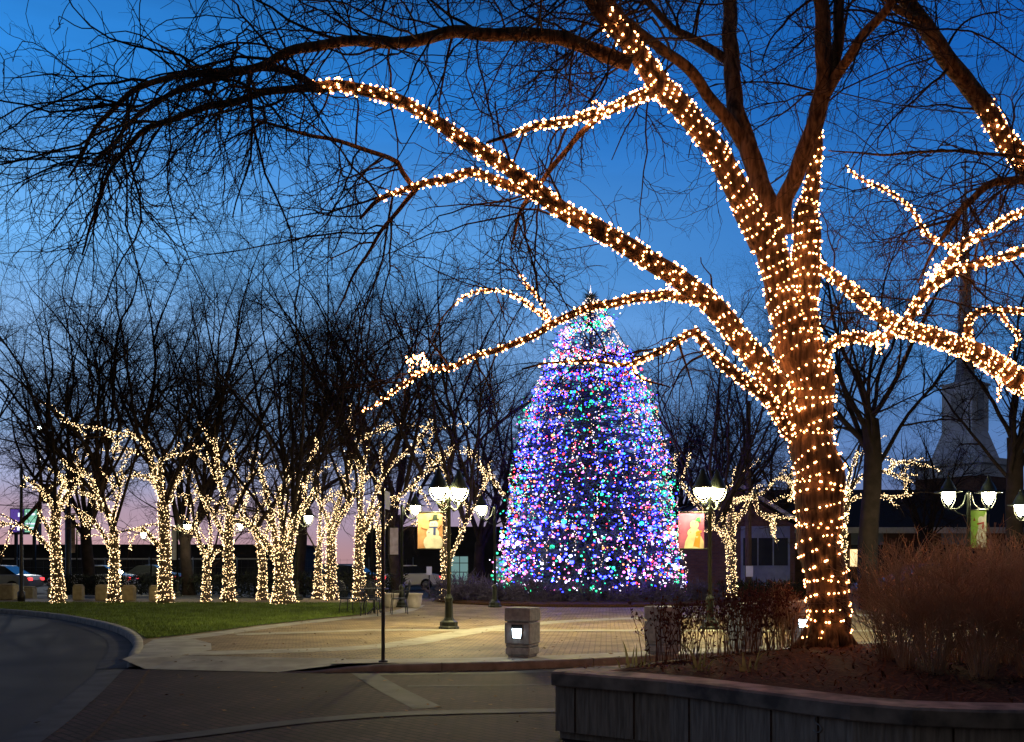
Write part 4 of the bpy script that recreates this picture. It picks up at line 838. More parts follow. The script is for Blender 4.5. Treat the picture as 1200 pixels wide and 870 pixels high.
body=[disc(.63,.17,.40,.24),disc(.60,.42,.26,.17),disc(.64,.66,.18,.13)]
body=[[(min(.995,max(.005,u)),min(.995,max(.005,v))) for u,v in b] for b in body]
banner('orange banner of a snowman in a black hat and blue scarf',xA-.70,yA,1.92,.56,.82,M['b_or'],[
 ('snowman_print',M['b_wh'],0,body),
 ('hat_print',M['b_blk'],1,[[(.44,.75),(.86,.79),(.85,.83),(.46,.79)],[(.58,.78),(.80,.80),(.78,.95),(.62,.93)]]),
 ('scarf_print',M['b_blu'],1,[[(.46,.57),(.80,.57),(.80,.61),(.46,.61)],[(.62,.38),(.72,.37),(.73,.58),(.63,.58)],disc(.45,.44,.03,.02)]),
 ('arm_print',M['b_brn'],1,[[(.12,.56),(.40,.50),(.40,.52),(.14,.59)],[(.84,.52),(.97,.64),(.95,.66),(.82,.55)],disc(.58,.68,.018,.012),disc(.68,.68,.018,.012)])])
banner('pink banner of a cream snowman in a green hat with an orange scarf',xB-.71,yB,1.92,.58,.83,M['b_pk'],[
 ('snowman_print',M['b_cr'],0,[[(.22,.01),(.98,.01),(.98,.2),(.88,.34),(.36,.34),(.26,.18)],disc(.60,.42,.25,.15),disc(.62,.65,.17,.12)]),
 ('hat_print',M['b_gr'],1,[[(.64,.76),(.86,.72),(.84,.86),(.72,.84)]]),
 ('scarf_print',M['b_yl'],1,[[(.55,.01),(.82,.01),(.86,.40),(.70,.42)],[(.66,.40),(.9,.44),(.9,.5),(.7,.48)]]),
 ('button_print',M['b_blk'],1,[disc(.48,.45,.022,.016),disc(.56,.70,.016,.012),disc(.66,.70,.016,.012)])])
# broad brimmed lamps
def brim_lamp(px,Y,zl,label,arms,turn=0.,zg=.118,sc=1.0,reach=.62,lens='lens',group='broad brimmed street lamps'):
    x,y=at(px,Y); r=thing('lamp_post',label,'street lamp',(x,y,zg),0,group); zl=zl-zg; post_parts(r,zl-.05,zg)
    for s in arms:
        dx,dy=s*reach*math.cos(turn),s*reach*math.sin(turn); a=MB()
        a.tube([(0,0,zl-.02),(dx*.12,dy*.12,zl-.03),(dx*.25,dy*.25,zl-.3),(dx*.55,dy*.55,zl-.43),(dx,dy,zl-.43*sc)],.022,7)
        a.tube([(0,0,zl-.62),(dx*.4,dy*.4,zl-.56),(dx*.75,dy*.75,zl-.45)],.014,6); a.build('arm',M['green'],r); brim_lantern(r,dx,dy,zl,sc,lens)
    return x,y,r
xC,yC,rC=brim_lamp(1135,24.3,3.42,'twin broad brimmed lamp with a green snowman banner, before the church roof',(-1,1),.1,reach=.55)
for zb in (2.86,1.86): MB().tube([(0,0,zb),(.52,0,zb)],.016,6).build('banner_arm',M['green'],rC)
banner('bright green banner of a small snowman with a red scarf',xC+.06,yC,1.98,.40,.98,M['b_lime'],[
 ('snowman_print',M['b_wh'],0,[[(.38,.02),(.98,.02),(.98,.95),(.5,.6),(.36,.3)],disc(.66,.75,.2,.1)]),
 ('scarf_print',M['b_red'],1,[[(.4,.62),(.84,.66),(.84,.7),(.4,.66)],[(.72,.5),(.82,.5),(.84,.68),(.74,.66)]]),
 ('arm_print',M['b_brn'],1,[[(.14,.72),(.30,.72),(.22,.82)],[(.28,.24),(.42,.40),(.40,.42),(.26,.3)],[(.6,.22),(.74,.40),(.71,.42),(.58,.25)],[(.76,.24),(.66,.38),(.68,.4),(.8,.28)]])])
brim_lamp(1211,26,3.2,'broad brimmed lamp cut by the right edge of the picture',(-1,),0,reach=.35)
for px,Y,py,arm,lab in [(90,55,628,1,'single lamp between the two leftmost lit trees'),(177,58,631,-1,'single lamp before the second concrete block, left of the thick third lit tree'),(208,45,621,1,'single lamp just right of the thick third lit tree'),(271,47,620,1,'single lamp behind the tree left of the multi stemmed one'),(348,37.5,611,1,'single lamp between the multi stemmed tree and the bistro table'),(471,31.5,599,1,'single lamp behind the sign post, left of the orange banner'),(580,31.5,600,-1,'single lamp just left of the coloured tree'),(436,41,612,-1,'single lamp close behind the straight tree at the bistro table')]:
    z=1.6+(660-py+6)/F_PX*Y
    brim_lamp(px,Y,z,lab,(arm,),.15,zg=.118 if Y<38 else .01,lens='farlens',reach=.45)

# ------------------------------------------------------------------ lit bollards, posts, pots
M['boll']=mat('bollard_stone',(.44,.45,.46),.85,scale=16,bump=.3,col2=(.30,.31,.32),detail=8)
def bollard(x,y,rz,label):
    r=thing('bollard',label,'bollard',(x,y,.118),rz,'square stone bollards along the plaza kerb')
    b=MB()
    for z0,z1,wd in ((0,.045,.36),(.045,.155,.415),(.168,.205,.415),(.215,.545,.43),(.568,.78,.435)): b.box((0,0,(z0+z1)/2),(wd,wd,z1-z0),0,.012)
    b.box((0,0,.39),(.37,.37,.70)); b.build('body',M['boll'],r)
    f=MB(); f.prism([(-.09,.30),(.09,.30),(.09,.52),(-.09,.52)],-.222,-.2); f.build('light_frame',M['dark'],r)
    l=MB(); l.prism([(-.062,.315),(.062,.315),(.075,.455),(-.075,.455)],-.232,-.221); l.build('light_panel',M['bollight'],r)
    return r
bollard(.165,14.85,-.42,'square stone bollard with its light on, alone on the plaza kerb')
bollard(2.45,15.25,2.3,'square stone bollard half hidden by dry stalks, right of the lit one')
bollard(4.05,16.3,2.1,'square stone bollard hidden behind the thickest dry stalks')
bollard(5.35,17.3,-.25,'square stone bollard with its light on, close left of the thick near trunk')
for px,Y,wd,hh,lab in [(10,38.0,.62,.66,'tan concrete block at the left edge behind the lawn'),(34,41,.5,.6,'dim concrete block behind the tall thin pole'),(92,37.4,.36,.64,'narrow tan concrete block right of the leftmost lit tree'),(120,37.2,.44,.64,'tan concrete block just left of the second lit tree'),(151,36.8,.45,.63,'tan concrete block midway between the second and third lit trees'),(182,36.8,.40,.62,'tan concrete block touching the thick third lit tree'),(62,39.5,.34,.62,'dim concrete block just left of the leftmost lit tree')]:
    x,y=at(px,Y); t=MB().box((0,0,hh*.44),(wd,wd,hh*.88),.1,.03); t.box((0,0,hh*.93),(wd*.94,wd*.94,hh*.12),.1,.03,.82); o=t.build('concrete_block',M['block'] if 'block' in M else M.setdefault('block',mat('block_concrete',(.42,.37,.24),.9,scale=6,col2=(.3,.26,.17))),None,(x,y,.0 if Y>38.5 else .118)); tag(o,lab,'concrete block','concrete blocks behind the lawn')
# sign post at the kerb
x,y=at(449,14.05); r=thing('sign_post','tall thin sign post at the plaza kerb, its two signs seen edge on','sign post',(x,y,.12))
p=MB(); p.tube([(0,0,0),(0,0,2.62)],.03,6,False); p.lathe([(.07,0),(.07,.02),(.035,.03)],n=10); p.build('pole',M['dark'],r)
s=MB(); s.box((0,0,0),(.012,.34,.27)); s.build('upper_sign',M['steel'],r,(.055,.02,2.42)).rotation_euler=(0,0,-.10)
s=MB(); s.box((0,0,0),(.012,.32,.46)); s.build('lower_sign',M['steel'],r,(-.055,-.02,1.84)).rotation_euler=(0,0,.14)
def pot(px,Y,s,label):
    x,y=at(px,Y); r=thing('planter_pot',label,'plant pot',(x,y,.118),0,'pale round plant pots'); b=MB(); b.lathe([(.19*s,0),(.25*s,.06*s),(.285*s,.25*s),(.295*s,.46*s),(.32*s,.47*s),(.32*s,.52*s),(.27*s,.52*s),(.26*s,.44*s)],n=24,cap=False); b.build('pot',M['pot'],r)
    q=MB(); q.lathe([(.265*s,.45*s),(.1*s,.48*s),(.001,.485*s)],n=16); q.build('earth',M['soil'],r)
M['pot']=mat('pot_concrete',(.48,.43,.44),.8,.15,6)
pot(485,31,.93,'pale round pot standing clear on the plaza edge'); pot(458,31.5,.90,'pale round pot behind the sign post and bistro chair')
# bistro set
M['bistro']=mat('bistro_metal',(.012,.014,.022),.4,.2,9,spec=.5)
def chair(x,y,rz,label):
    r=thing('bistro_chair',label,'chair',(x,y,.118),rz,'dark metal bistro chairs')
    s=MB(); s.box((0,0,.45),(.46,.44,.03),0,.01); s.build('seat',M['bistro'],r)
    b=MB(); b.tube([(-.21,.21,.46),(-.23,.27,.7),(-.20,.31,.9),(0,.33,.97),(.20,.31,.9),(.23,.27,.7),(.21,.21,.46)],.014,6)
    for k in np.linspace(-.17,.17,9): b.tube([(k,.21,.47),(k*1.05,.31,.93-.4*k*k)],.008,4)
    for z in (.6,.75): b.tube([(-.22,.25+.06*(z-.5),z),(.22,.25+.06*(z-.5),z)],.007,4)
    b.build('backrest',M['bistro'],r)
    for sx in (-1,1):
        a=MB(); a.tube([(sx*.23,.27,.68),(sx*.26,.05,.68),(sx*.26,-.17,.66),(sx*.25,-.2,.46)],.014,6); a.build('arm',M['bistro'],r)
        for sy in (-1,1): l=MB(); l.tube([(sx*.21,sy*.19,.45),(sx*.25,sy*.23,0)],.013,6); l.build('leg',M['bistro'],r)
xx,yy=at(438,27.2)
t=thing('bistro_table','round dark metal bistro table between the chairs','table',(xx,yy+.1,.118)); b=MB(); b.lathe([(.40,.71),(.42,.72),(.42,.745),(.40,.75)],n=24); b.build('table_top',M['bistro'],t)
b=MB(); b.lathe([(.035,.02),(.035,.71)],n=10); b.build('stem',M['bistro'],t)
for k in range(3): a=2*PI*k/3; l=MB(); l.tube([(0,0,.2),(.18*math.cos(a),.18*math.sin(a),.1),(.32*math.cos(a),.32*math.sin(a),.012)],.016,6); l.build('leg',M['bistro'],t)
chair(xx-.72,yy+.2,1.25,'dark bistro chair left of the round table, nearest the grass'); chair(xx+.05,yy-.75,PI-.15,'dark bistro chair before the round table with its back to us'); chair(xx+.72,yy+.1,-1.35,'dark bistro chair right of the table, by the sign post'); chair(xx-.2,yy+.95,.2,'dark bistro chair on the far side of the round table')

# ------------------------------------------------------------------ tall poles, screen, traffic signal
x,y=at(25,36.4); r=thing('camera_pole','tall thin dark pole by the leftmost lit tree','pole',(x,y,.118)); p=MB(); p.lathe([(.14,0),(.14,.35),(.08,.4),(.06,3.2),(.05,5.3),(.01,5.35)],n=10); p.build('pole',M['dark'],r)
p=MB(); p.box((.10,-.05,4.55),(.14,.2,.34),0,.02); p.tube([(0,0,4.4),(.1,-.03,4.42)],.02,6); p.build('camera_box',M['dark'],r)
x,y=at(47,85); r=thing('street_light','tall far street light shining like a star above the left trees','street lamp',(x,y,0)); p=MB(); p.lathe([(.16,0),(.11,6),(.07,13.6)],n=10); p.build('pole',M['dark'],r); p=MB(); p.tube([(0,0,13.4),(.3,-.6,13.75),(.5,-1.2,13.8)],.05,6); p.build('arm',M['dark'],r)
p=MB(); p.box((.55,-1.4,13.75),(.4,.8,.14),.3,.03); h=p.build('lamp_head',M['dark'],r); p=MB(); p.lathe([(.24,-.16),(.20,-.26),(.05,-.30)],(.55,-1.4,13.83),12); p.build('lens',glow('street_light_lens',(1,.97,.9),4500),h)
M['purple']=glow('screen_purple',(.10,.05,.32),.9); M['mint']=glow('screen_mint',(.22,.55,.38),1.1); M['scrwhite']=glow('screen_white',(.7,.75,1),1.6)
x,y=at(28,72); r=thing('roadside_screen','coloured roadside screen glowing purple and mint green','screen',(x,y,0)); b=MB(); b.box((0,.2,4.8),(2.2,.3,2.0)); b.build('cabinet',M['dark'],r)
b=MB(); b.box((-.55,.035,4.85),(1.0,.02,1.75)); b.build('purple_screen',M['purple'],r); b=MB(); b.box((.52,.035,4.85),(.95,.02,1.75)); b.build('mint_screen',M['mint'],r)
b=MB(); 
for u,v,wd,hh in ((-.35,5.3,.22,.3),(-.75,4.5,.3,.22),(-.4,4.25,.25,.3),(-.2,4.75,.15,.2),(.5,5.35,.7,.16),(.5,4.62,.75,.1),(.45,4.3,.6,.09)): b.box((u,.022,v),(wd,.01,hh))
b.build('screen_marks',M['scrwhite'],r)
for s in (-.7,.7): b=MB(); b.box((s,.2,1.9),(.2,.2,3.8)); b.build('leg',M['dark'],r)
x,y=at(80,48); r=thing('traffic_signal','dark traffic signal seen from behind over the leftmost lit tree','traffic light',(x,y,0)); p=MB(); p.lathe([(.2,0),(.15,.3),(.12,5.8)],n=10); p.build('pole',M['dark'],r)
p=MB(); p.tube([(0,0,5.65),(-1.9,0,5.85)],.06,6); p.build('arm',M['dark'],r); p=MB(); p.box((-.98,-.05,5.15),(.62,.12,1.0),0,.03); p.build('backplate',M['dark'],r); p=MB(); p.box((-.98,.12,5.15),(.34,.3,.92),0,.04); p.build('signal_head',M['dark'],r)
# plain pole with a small white sign on the right
x,y=at(877,40); r=thing('utility_pole','straight wooden utility pole with a small white sign, before the gabled wing','utility pole',(x,y,.1)); p=MB(); p.lathe([(.15,0),(.13,4),(.10,8.4)],n=10); p.build('pole',M['farbark'],r); s=MB(); s.box((0,-.17,1.15),(.30,.02,.46)); s.build('notice',M['white'],r)
x,y=at(503,42); r=thing('sign_post','low post with a small pale sign behind the round pots','sign post',(x,y,0)); p=MB(); p.tube([(0,0,0),(0,0,1.1)],.03,6); p.build('pole',M['dark'],r); s=MB(); s.box((0,-.04,1.25),(.24,.02,.38)); s.build('notice',M['white'],r)
M['lilac']=mat('lilac_cloth',(.38,.33,.55),.8,.2,5)
def plain_banner(px,Y,z0,z1,w,mt,label):
    x,y=at(px,Y); V,Fc,_=cloth(w,z1-z0,1); r=thing('banner',label,'banner',(x,y,z0),0,'small banners on the far lamps'); MB().add(V,Fc,True).build('cloth',mt,r); s=MB(); s.tube([(-.08,.0,z1-z0+.01),(w,.0,z1-z0+.01)],.012,5); s.tube([(-.08,0,-.01),(w,0,-.01)],.012,5); s.build('rod',M['dark'],r)
plain_banner(457,31.5,1.6+10/F_PX*31.5,1.6+41/F_PX*31.5,.28,M['lilac'],'narrow lilac banner seen just right of the sign post')
M['tanc']=mat('tan_cloth',(.3,.21,.15),.8,.35,4)
plain_banner(76,54.5,2.2,4.4,.60,M['tanc'],'dim tan banner right of the leftmost lit tree'); plain_banner(201,45,1.75,3.3,.26,M['white'],'narrow pale banner right of the thick third lit tree')
# ------------------------------------------------------------------ cars
M['tyre']=mat('tyre',(.015,.015,.016),.9,.2,20); M['rim']=mat('wheel_rim',(.3,.31,.32),.35,.1,8,metal=.7)
M['tail']=glow('tail_light',(1,.05,.06),2.2); M['head']=glow('head_light',(.9,.95,1),6)
def car(px,Y,rz,paint,label,lit='tail',zg=.008,sc=1.0):
    x,y=at(px,Y); r=thing('parked_car',label,'car',(x,y,zg),rz); r.scale=(sc,)*3
    L=[(-2.25,.45),(-2.2,.72),(-1.55,.90),(-.9,.98),(1.45,1.0),(2.1,.92),(2.24,.7),(2.2,.38),(1.9,.28),(-1.95,.26)]
    def hull(prof,w0,w1,zs): # rounded lengthwise body
        V=[];F=[];n=len(prof)
        for wy in (-1,-.86,.86,1):
            k=w0 if abs(wy)<1 else w1
            for a,b in prof: V.append((a*(1 if abs(wy)<1 else .97),wy*zs,b if abs(wy)<1 else .62+(b-.62)*.86))
        for l in range(3): F+=[[l*n+i,l*n+(i+1)%n,(l+1)*n+(i+1)%n,(l+1)*n+i] for i in range(n)]
        F+=[list(range(n)),[3*n+i for i in range(n)][::-1]]; return V,F
    b=MB(); b.add(*hull(L,1,1,.88),False); b.build('body',paint,r)
    G=[(-.95,.96),(-.25,1.40),(.85,1.42),(1.55,.98)]
    c=MB(); n=4; V=[(a,s*(.78 if k in(0,3) else .62),z) for s in(-1,1) for k,(a,z) in enumerate(G)]; c.add(V,[[0,1,2,3],[7,6,5,4],[0,4,5,1],[1,5,6,2],[2,6,7,3]]); c.build('windows',M['glass'],r)
    t=MB(); t.prism([(-.28,1.385),(.88,1.405),(.80,1.455),(.2,1.475),(-.22,1.44)],-.62,.62); t.build('roof',paint,r)
    for sx in(-1.38,1.38):
        for sy in(-1,1):
            w=MB(); pr=[(.33,-.1),(.34,-.06),(.34,.06),(.33,.1)]; tmp=MB().lathe(pr,n=18); tmp.v=[(a,q,c2) for a,c2,q in tmp.v]; o=tmp.build('wheel',M['tyre'],r,(sx,sy*.80,.34)); tm2=MB().lathe([(.2,-.11),(.2,.11)],n=14); tm2.v=[(a,q,c2) for a,c2,q in tm2.v]; tm2.build('rim',M['rim'],o)
    for sy in(-1,1): q=MB(); q.box((2.2,sy*.62,.74),(.08,.36,.15)); q.build('tail_light',M['tail'],r); q=MB(); q.box((-2.16,sy*.64,.66),(.1,.34,.13)); q.build('headlight',M['head'] if lit=='both' else M['glass'],r)
M['p_wh']=mat('white_car_paint',(.6,.63,.66),.25,.04,3,spec=.6); M['p_sil']=mat('silver_car_paint',(.28,.3,.33),.25,.05,3,spec=.6); M['p_dk']=mat('dark_car_paint',(.03,.032,.04),.25,.1,3,spec=.6); M['p_bl']=mat('blue_car_paint',(.02,.03,.16),.25,.1,3,spec=.6)
car(110,52,0,M['p_wh'],'white car parked beyond the lawn, left of the second lit tree')
car(-6,50,.0,M['p_sil'],'silver car cut by the left edge, tail light glowing red')
car(404,54,-.3,M['p_dk'],'dark car with red tail lights beyond the bistro table')
car(472,56,.1,M['p_wh'],'pale car seen low behind the two round pots')
car(1080,33,.04,M['p_bl'],'dark blue car behind the right hand shrubs, before the church wall',zg=.118)
car(170,60,0,M['p_dk'],'dark car far back between the second and third lit trees')
# ------------------------------------------------------------------ church, its wing and steeple
M['cbrick']=brick('church_brick',(.17,.085,.06),(.12,.062,.048),(.12,.11,.10),w=.22,h=.075,wall=True,bump=.2,var=.3)
M['roof']=mat('dark_shingle',(.03,.032,.04),.9,scale=30,col2=(.016,.017,.021),stretch=(1,1,4))
M['fascia']=mat('white_fascia',(.6,.6,.6),.7,.1,3); M['panel']=mat('pale_panel',(.2,.24,.3),.7,.15,3); M['steep']=mat('steeple_white',(.62,.70,.82),.65,.12,1.5); M['slate']=mat('spire_metal',(.34,.38,.44),.5,.2,2)
M['warmwin']=glow('lit_window',(1,.72,.36),1.6)
x0=16.5; YC=55.0; r=thing('church_building','long low brick church hall with a dark roof and white eaves','building',(x0,YC,0))
b=MB(); b.box((14,4.5,1.75),(28,9,3.5)); b.build('wall',M['cbrick'],r)
b=MB(); b.prism([(-.6,3.62),(4.5,6.25),(9.6,3.62)],-.5,28.5,'x'); b.v=[(a,q,c) for a,q,c in b.v]; b.build('roof',M['roof'],r)
b=MB(); b.box((14,-.62,3.50),(29,.12,.34)); b.build('fascia',M['fascia'],r)
for k,u in enumerate((1.6,4.3,9.6,13.5,17.5,21)):
    f=MB(); f.box((u,-.03,3.05),(1.9,.08,.75)); w_=f.build('window',M['panel'],r); g=MB()
    for s in(-.49,.49): g.box((u+s,-.035,2.05),(.88,.06,1.2))
    g.build('pane',M['glass'],w_)
    f=MB(); f.box((u,-.05,2.05),(.07,.08,1.2)); f.build('mullion',M['fascia'],w_)
    if k==1:
        g=MB(); g.box((u-.80,-.08,1.9),(.42,.03,1.0)); g.box((u-.28,-.08,1.9),(.34,.03,1.0)); g.build('lit_pane',M['warmwin'],w_)
YG=46.0; xg=at(862,YG)[0]; r=thing('church_wing','gabled brick wing of the church with pale verges, left of the thick near trunk','building',(xg,YG,0))
b=MB(); b.prism([(-3.0,0),(2.9,0),(2.9,3.45),(0,5.25),(-3.0,3.45)],0,9.5); b.build('wall',M['cbrick'],r)
for s in(-1,1):
    b=MB(); b.prism([(0,5.40),(s*3.25,3.42),(s*3.25,3.60),(0,5.62)],-.35,9.5); rf=b.build('roof',M['roof'],r); b=MB(); b.prism([(0,5.34),(s*3.25,3.36),(s*3.25,3.56),(0,5.56)],-.46,-.352); b.build('verge',M['fascia'],rf)
f=MB(); f.box((1.45,-.03,1.9),(2.4,.06,3.0)); w_=f.build('window',M['panel'],r); g=MB()
for s in(-.75,0,.75): g.box((1.45+s,-.05,2.15),(.68,.05,1.35))
g.build('pane',M['glass'],w_)
YS=62.0; xs=at(1131,YS)[0]; K=YS/F_PX
zz=lambda py:1.6+(660-py)*K
r=thing('steeple','white church steeple with a stepped box tower and slim spire','steeple',(xs,YS,0)); ang=.62
b=MB(); b.box((0,0,zz(562)/2+1.4),(4.4,4.4,zz(562)-2.8),ang); b.build('brick_tower',M['cbrick'],r)
b=MB(); b.box((0,0,(zz(562)+zz(548))/2),(4.5,4.5,zz(548)-zz(562)),ang); b.box((0,0,(zz(548)+zz(541))/2),(4.9,4.9,zz(541)-zz(548)),ang); b.build('cornice',M['steep'],r)
b=MB(); b.box((0,0,(zz(541)+zz(506))/2),(3.1,3.1,zz(506)-zz(541)),ang,0,.64); b.build('skirt_roof',M['steep'],r)
b=MB(); b.box((0,0,(zz(506)+zz(453))/2),(2.05,2.05,zz(453)-zz(506)),ang); b.box((0,0,zz(453)+.06),(2.25,2.25,.14),ang); belf=b.build('belfry',M['steep'],r)
b=MB()
for q in(ang,ang+PI/2,ang-PI/2):
    c,s=math.cos(q-PI/2),math.sin(q-PI/2); b.box((1.035*c,1.035*s,zz(480)),(.05,.8,1.9),q-PI/2)
b.build('louvre',M['slate'],belf)
b=MB(); b.lathe([(1.0,zz(453)+.1),(.72,zz(447)),(.60,zz(438)),(.55,zz(418)),(.27,zz(290)),(.05,zz(215)),(.03,zz(205))],n=8,smooth=False); b.build('spire',M['slate'],r)
b=MB(); b.box((0,0,zz(198)),(.08,.08,1.4)); b.box((0,0,zz(196)),(.6,.08,.08)); b.build('cross',M['slate'],r)
# ------------------------------------------------------------------ far buildings, fence, hedges
M['dkwall']=mat('dark_wall',(.035,.035,.042),.9,.3,.6); M['teal']=glow('teal_window',(.28,.55,.55),.42); M['coolwin']=glow('cool_window',(.7,.85,1),1.4)
x,y=at(25,78); r=thing('warehouse','long low dark building with a pale eaves line beyond the lawn','building',(x,y,0)); b=MB(); b.box((10.5,4,1.5),(25,8,3.0)); b.build('wall',M['dkwall'],r); b=MB(); b.box((10.5,3.9,3.06),(25.6,8.6,.16)); b.build('roof',M['roof'],r); b=MB(); b.box((10.5,-.06,1.95),(24,.06,.12)); b.build('sill_band',M['fascia'],r)
for u in(2,7,12,17): b=MB(); b.box((u,-.03,1.2),(1.6,.05,1.1)); b.build('window',M['glass'],r)
x,y=at(500,72); r=thing('shop_building','dark low building with dim teal windows left of the coloured tree','building',(x,y,0)); b=MB(); b.box((6,4,2.1),(22,8,4.2)); b.build('wall',M['dkwall'],r); b=MB(); b.box((6,3.9,4.28),(22.6,8.6,.2)); b.build('roof',M['roof'],r)
for u,wd in((2.2,2.0),(6.0,1.8),(8.6,1.6)):
    b=MB(); b.box((u,-.03,.95),(wd,.05,2.3)); w_=b.build('window',M['teal'],r); f=MB()
    for s in np.linspace(-wd/2,wd/2,4): f.box((u+s,-.07,.95),(.06,.05,2.3))
    for z in(.2,.9,1.6): f.box((u,-.071,z),(wd,.045,.06))
    f.build('frame',M['dark'],w_)
x,y=at(780,52); r=thing('office_building','dark office block with one bright window strip right of the coloured tree','building',(x,y,0)); b=MB(); b.box((-1,3,1.9),(7,6,3.8)); b.build('wall',M['dkwall'],r); b=MB(); b.box((-1,2.9,3.87),(7.4,6.5,.16)); b.build('roof',M['roof'],r)
b=MB(); b.box((.7,-.03,.85),(1.5,.05,1.7)); w_=b.build('window',M['teal'],r); b=MB(); b.box((1.15,-.07,.55),(.22,.04,.7)); b.build('lit_pane',M['coolwin'],w_)
x,y=at(20,64); r=thing('chain_link_fence','thin wire fence along the far side of the street','fence',(x,y,0))
b=MB()
for k in range(60): b.tube([(k*.45,0,.05),(k*.45+.0,0,1.9)],.006,3)
for z in(.3,.8,1.3,1.8): b.tube([(0,0,z),(27,0,z)],.008,3)
b.build('mesh_panel',M['steel'],r)
for k in range(10): p=MB(); p.tube([(k*3,0,0),(k*3,0,2.0)],.035,6); p.build('post',M['steel'],r)
M['hedgem']=mat('dark_hedge',(.035,.04,.03),.95,scale=5,col2=(.015,.018,.014))
def hedge(px,Y,L,h,label,seed):
    rng=np.random.default_rng(seed); x,y=at(px,Y); r=thing('hedge',label,'hedge',(x,y,0)); k=int(L*260); p=np.stack([rng.uniform(0,L,k),rng.normal(0,.35,k),h*rng.uniform(.02,.85,k)],1); d=rng.normal(0,1,(k,3)); d[:,2]=abs(d[:,2])
    bag=Bag(); a,ra=grow(rng,p,d,rng.uniform(.15,.4,k),np.full(k,.03),4,.2,.03,.2); bag.tubes(a,ra,3); link('foliage',bag.mesh('foliage',[M['hedgem']]),r)
    b=MB(); [b.tube([(u,0,0),(u+.05,0,h*.6)],.03,5) for u in np.arange(.3,L,.6)]; b.build('stems',M['hedgem'],r)
hedge(60,47,9.0,1.1,'dark clipped hedge before the white car',1); hedge(275,44,8.0,1.3,'dark hedge behind the right half of the lawn row',2); hedge(845,38.5,4.2,.9,'dark low hedge at the foot of the gabled wing',3); hedge(1000,44,10,1.2,'dark hedge along the church wall',4)
# ------------------------------------------------------------------ plants in the planter
M['shrub']=mat('dry_shrub_twig',(.60,.37,.23),.9,scale=3,col2=(.36,.21,.13)); M['stalk']=mat('dry_stalk',(.16,.075,.05),.9,.35,6); M['seed']=mat('seed_head',(.10,.036,.032),.95,.35,20); M['iris']=thin(mat('iris_leaf',(.36,.33,.15),.7,scale=5,col2=(.2,.17,.07)),.5)
def twig_shrub(seed,h,w_,n=62):
    rng=np.random.default_rng(seed); az=rng.uniform(0,2*PI,n); el=np.radians(rng.uniform(1,29,n)*w_); D=np.stack([np.sin(el)*np.cos(az),np.sin(el)*np.sin(az),np.cos(el)],1); S=np.stack([.10*np.cos(az)*rng.uniform(.2,1,n),.10*np.sin(az)*rng.uniform(.2,1,n),0*az-.03],1)
    bag=Bag(); a,ra=grow(rng,S,D,h*rng.uniform(.42,1.06,n),np.full(n,.0042),10,.055,-.002,.45); bag.tubes(a,ra,3); st=bag.mesh('stems',[M['shrub']])
    bag=Bag(); m=n*6; p,d,r,t=spawn(rng,a,ra,m,.38,1,14,42); b,rb=grow(rng,p,d,rng.uniform(.15,.45,m),np.full(m,.0034),6,.13,.0,.5); bag.tubes(b,rb,3)
    k=int(m*1.3); p,d,r,t=spawn(rng,b,rb,k,.1,1,18,50); c,rc=grow(rng,p,d,rng.uniform(.05,.17,k),np.full(k,.0027),4,.16,-.02,.6); bag.tubes(c,rc,3)
    return st,bag.mesh('twigs',[M['shrub']])
SH=[twig_shrub(1,1.12,1.0),twig_shrub(2,1.0,1.1),twig_shrub(3,1.22,.9)]
for k,(px,Y,i,s,l) in enumerate([(1040,8.9,1,.92,'brown twiggy shrub nearest the lit trunk on its right'),(1095,8.0,0,.95,'brown twiggy shrub in the front row, third from the lit trunk'),(1152,7.7,2,.88,'brown twiggy shrub before the green banner lamp'),(1208,7.7,0,.98,'brown twiggy shrub cut by the right edge of the picture'),(1085,9.9,2,.93,'brown twiggy shrub in the back row, left of the green banner lamp'),(1150,9.6,1,1.1,'brown twiggy shrub in the back row below the green banner'),(1212,9.4,2,1.0,'brown twiggy shrub in the back row at the right edge'),(1062,8.3,2,.86,'brown twiggy shrub in the front row, second from the lit trunk'),(1125,8.6,0,.95,'brown twiggy shrub filling the gap below the green banner lamp post'),(1182,8.5,1,.98,'brown twiggy shrub in the middle row near the right edge'),(922,10.25,1,.60,'small pale twiggy shrub close left of the lit trunk')]):
    x,y=at(px,Y); d=math.hypot(x-3.5,y-10.3); t=thing('twiggy_shrub',l,'shrub',(x,y,.70-.10*min(1,d/4.2)**2),k*1.7,'brown twiggy shrubs in the planter'); t.scale=(s,s,s); link('stems',SH[i][0],t); link('twigs',SH[i][1],t)
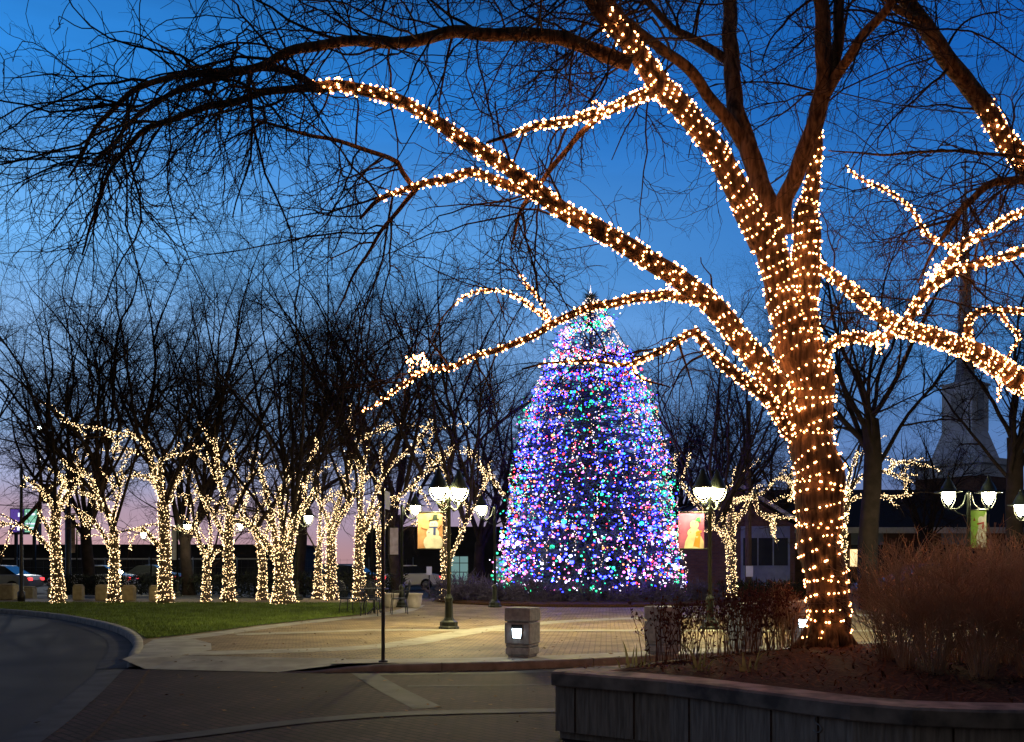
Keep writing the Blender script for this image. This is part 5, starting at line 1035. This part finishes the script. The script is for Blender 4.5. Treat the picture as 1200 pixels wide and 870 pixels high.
def stalk_clump(seed,n=9):
    rng=np.random.default_rng(seed); az=rng.uniform(0,2*PI,n); el=np.radians(rng.uniform(0,13,n)); D=np.stack([np.sin(el)*np.cos(az),np.sin(el)*np.sin(az),np.cos(el)],1); S=np.stack([rng.uniform(-.17,.17,n),rng.uniform(-.12,.12,n),np.full(n,-.03)],1)
    bag=Bag(); a,ra=grow(rng,S,D,rng.uniform(.34,.62,n),np.full(n,.0042),9,.07,.0,.6); bag.tubes(a,ra,4); m=n*3; p,d,r,t=spawn(rng,a,ra,m,.45,1,20,55); b,rb=grow(rng,p,d,rng.uniform(.05,.16,m),np.full(m,.0028),5,.1,.05,.7); bag.tubes(b,rb,3); st=bag.mesh('stems',[M['stalk']])
    bag=Bag(); tips=np.concatenate([a[:,-1],b[:,-1]]); q=np.repeat(tips,3,0)+rng.normal(0,.012,(len(tips)*3,3)); v,f=octas(q,.0085*rng.uniform(.6,1.5,len(q))); bag.add(v,f)
    k=n*3; p,d,r,t=spawn(rng,a,ra,k,.25,1,40,90); l=rng.uniform(.015,.04,(k,1)); u=nrm(rng.normal(0,1,(k,3)))*l*.45; v=np.stack([p,p+d*l*.6+u,p+d*l*1.6,p+d*l*.6-u],1).reshape(-1,3); bag.add(v,np.arange(4*k).reshape(k,4)); return st,bag.mesh('seed_heads',[M['seed']],smooth=False)
SC=[stalk_clump(k) for k in range(4)]
for k,(px,Y) in enumerate([(773,8.95),(790,9.1),(806,9.2),(822,9.4),(838,9.5),(852,9.75),(868,9.85),(883,10.05),(897,10.1),(911,10.3),(800,8.9),(862,9.55),(878,9.7),(892,10.2),(925,10.3),(905,9.8)]):
    x,y=at(px,Y); d=math.hypot(x-3.5,y-10.3); t=thing('dry_perennial','clump of dry dark red seed stalks in the planter left of the lit trunk','perennial',(x,y,.70-.10*min(1,d/4.2)**2),k*2.1,'dry seed stalks left of the lit trunk'); s=[1.0,1.08,.95,1.05][k%4]*(1.12 if px>855 else 1); t.scale=(s,s,s); link('stems',SC[k%4][0],t); tag(link('seed_heads',SC[k%4][1],t),kind='stuff')
def blades(x,y,z,spec,label):
    r=thing('iris_clump',label,'plant',(x,y,z),0,'clumps of strap leaves at the planter edge')
    for (dx,dy,L,lean,az,w_) in spec:
        n=7; s=np.linspace(0,1,n); th=lean*s**1.4; hz=np.cumsum(np.sin(th))*L/n; vz=np.cumsum(np.cos(th))*L/n; cx=dx+hz*math.cos(az); cy=dy+hz*math.sin(az); wv=1.45*w_*np.sin(np.clip(1-s,.02,1)*PI/2)**.8
        px_,py_=-math.sin(az)*.5+.75,math.cos(az)*.5; q=math.hypot(px_,py_); px_/=q; py_/=q
        V=[(cx[i]+e*px_*wv[i],cy[i]+e*py_*wv[i]+(0 if e else .004),vz[i]-.02) for i in range(n) for e in(-1,0,1)]
        F=[[3*i+k,3*i+k+1,3*i+k+4,3*i+k+3] for i in range(n-1) for k in range(2)]; MB().add(V,F,True).build('leaf',M['iris'],r)
x,y=at(738,8.75); blades(x,y,.60,[(-.02,0,.30,.35,PI,.011),(.03,.02,.24,.15,0,.010),(.06,0,.27,.1,1,.011),(0,.04,.17,.6,2.6,.009),(.10,.02,.16,.5,.2,.009),(-.09,.02,.15,.8,PI,.008),(.14,.03,.2,.3,.5,.010),(.18,.02,.14,.6,0,.008)],'upright dark strap leaves at the left end of the planter')
x,y=at(818,8.45); blades(x,y,.61,[(-.02,0,.38,1.25,PI,.012),(.02,.02,.27,.15,.2,.010),(.05,0,.30,.35,.3,.011),(.0,.03,.22,1.7,.1,.011),(.09,0,.22,1.5,0,.010),(-.03,-.03,.15,1.6,3.6,.009),(.03,-.02,.17,1.9,-.6,.009)],'flopping tan strap leaves in the middle of the planter edge')
x,y=at(872,8.3); blades(x,y,.62,[(0,0,.21,.12,PI,.015),(.05,.0,.17,.1,0,.013),(.11,.02,.31,.55,.1,.009),(.02,-.03,.15,1.6,3.3,.009),(.10,.0,.36,1.75,0,.010),(-.02,.02,.12,.5,2.8,.010)],'green strap leaves with one long stalk leaning right')
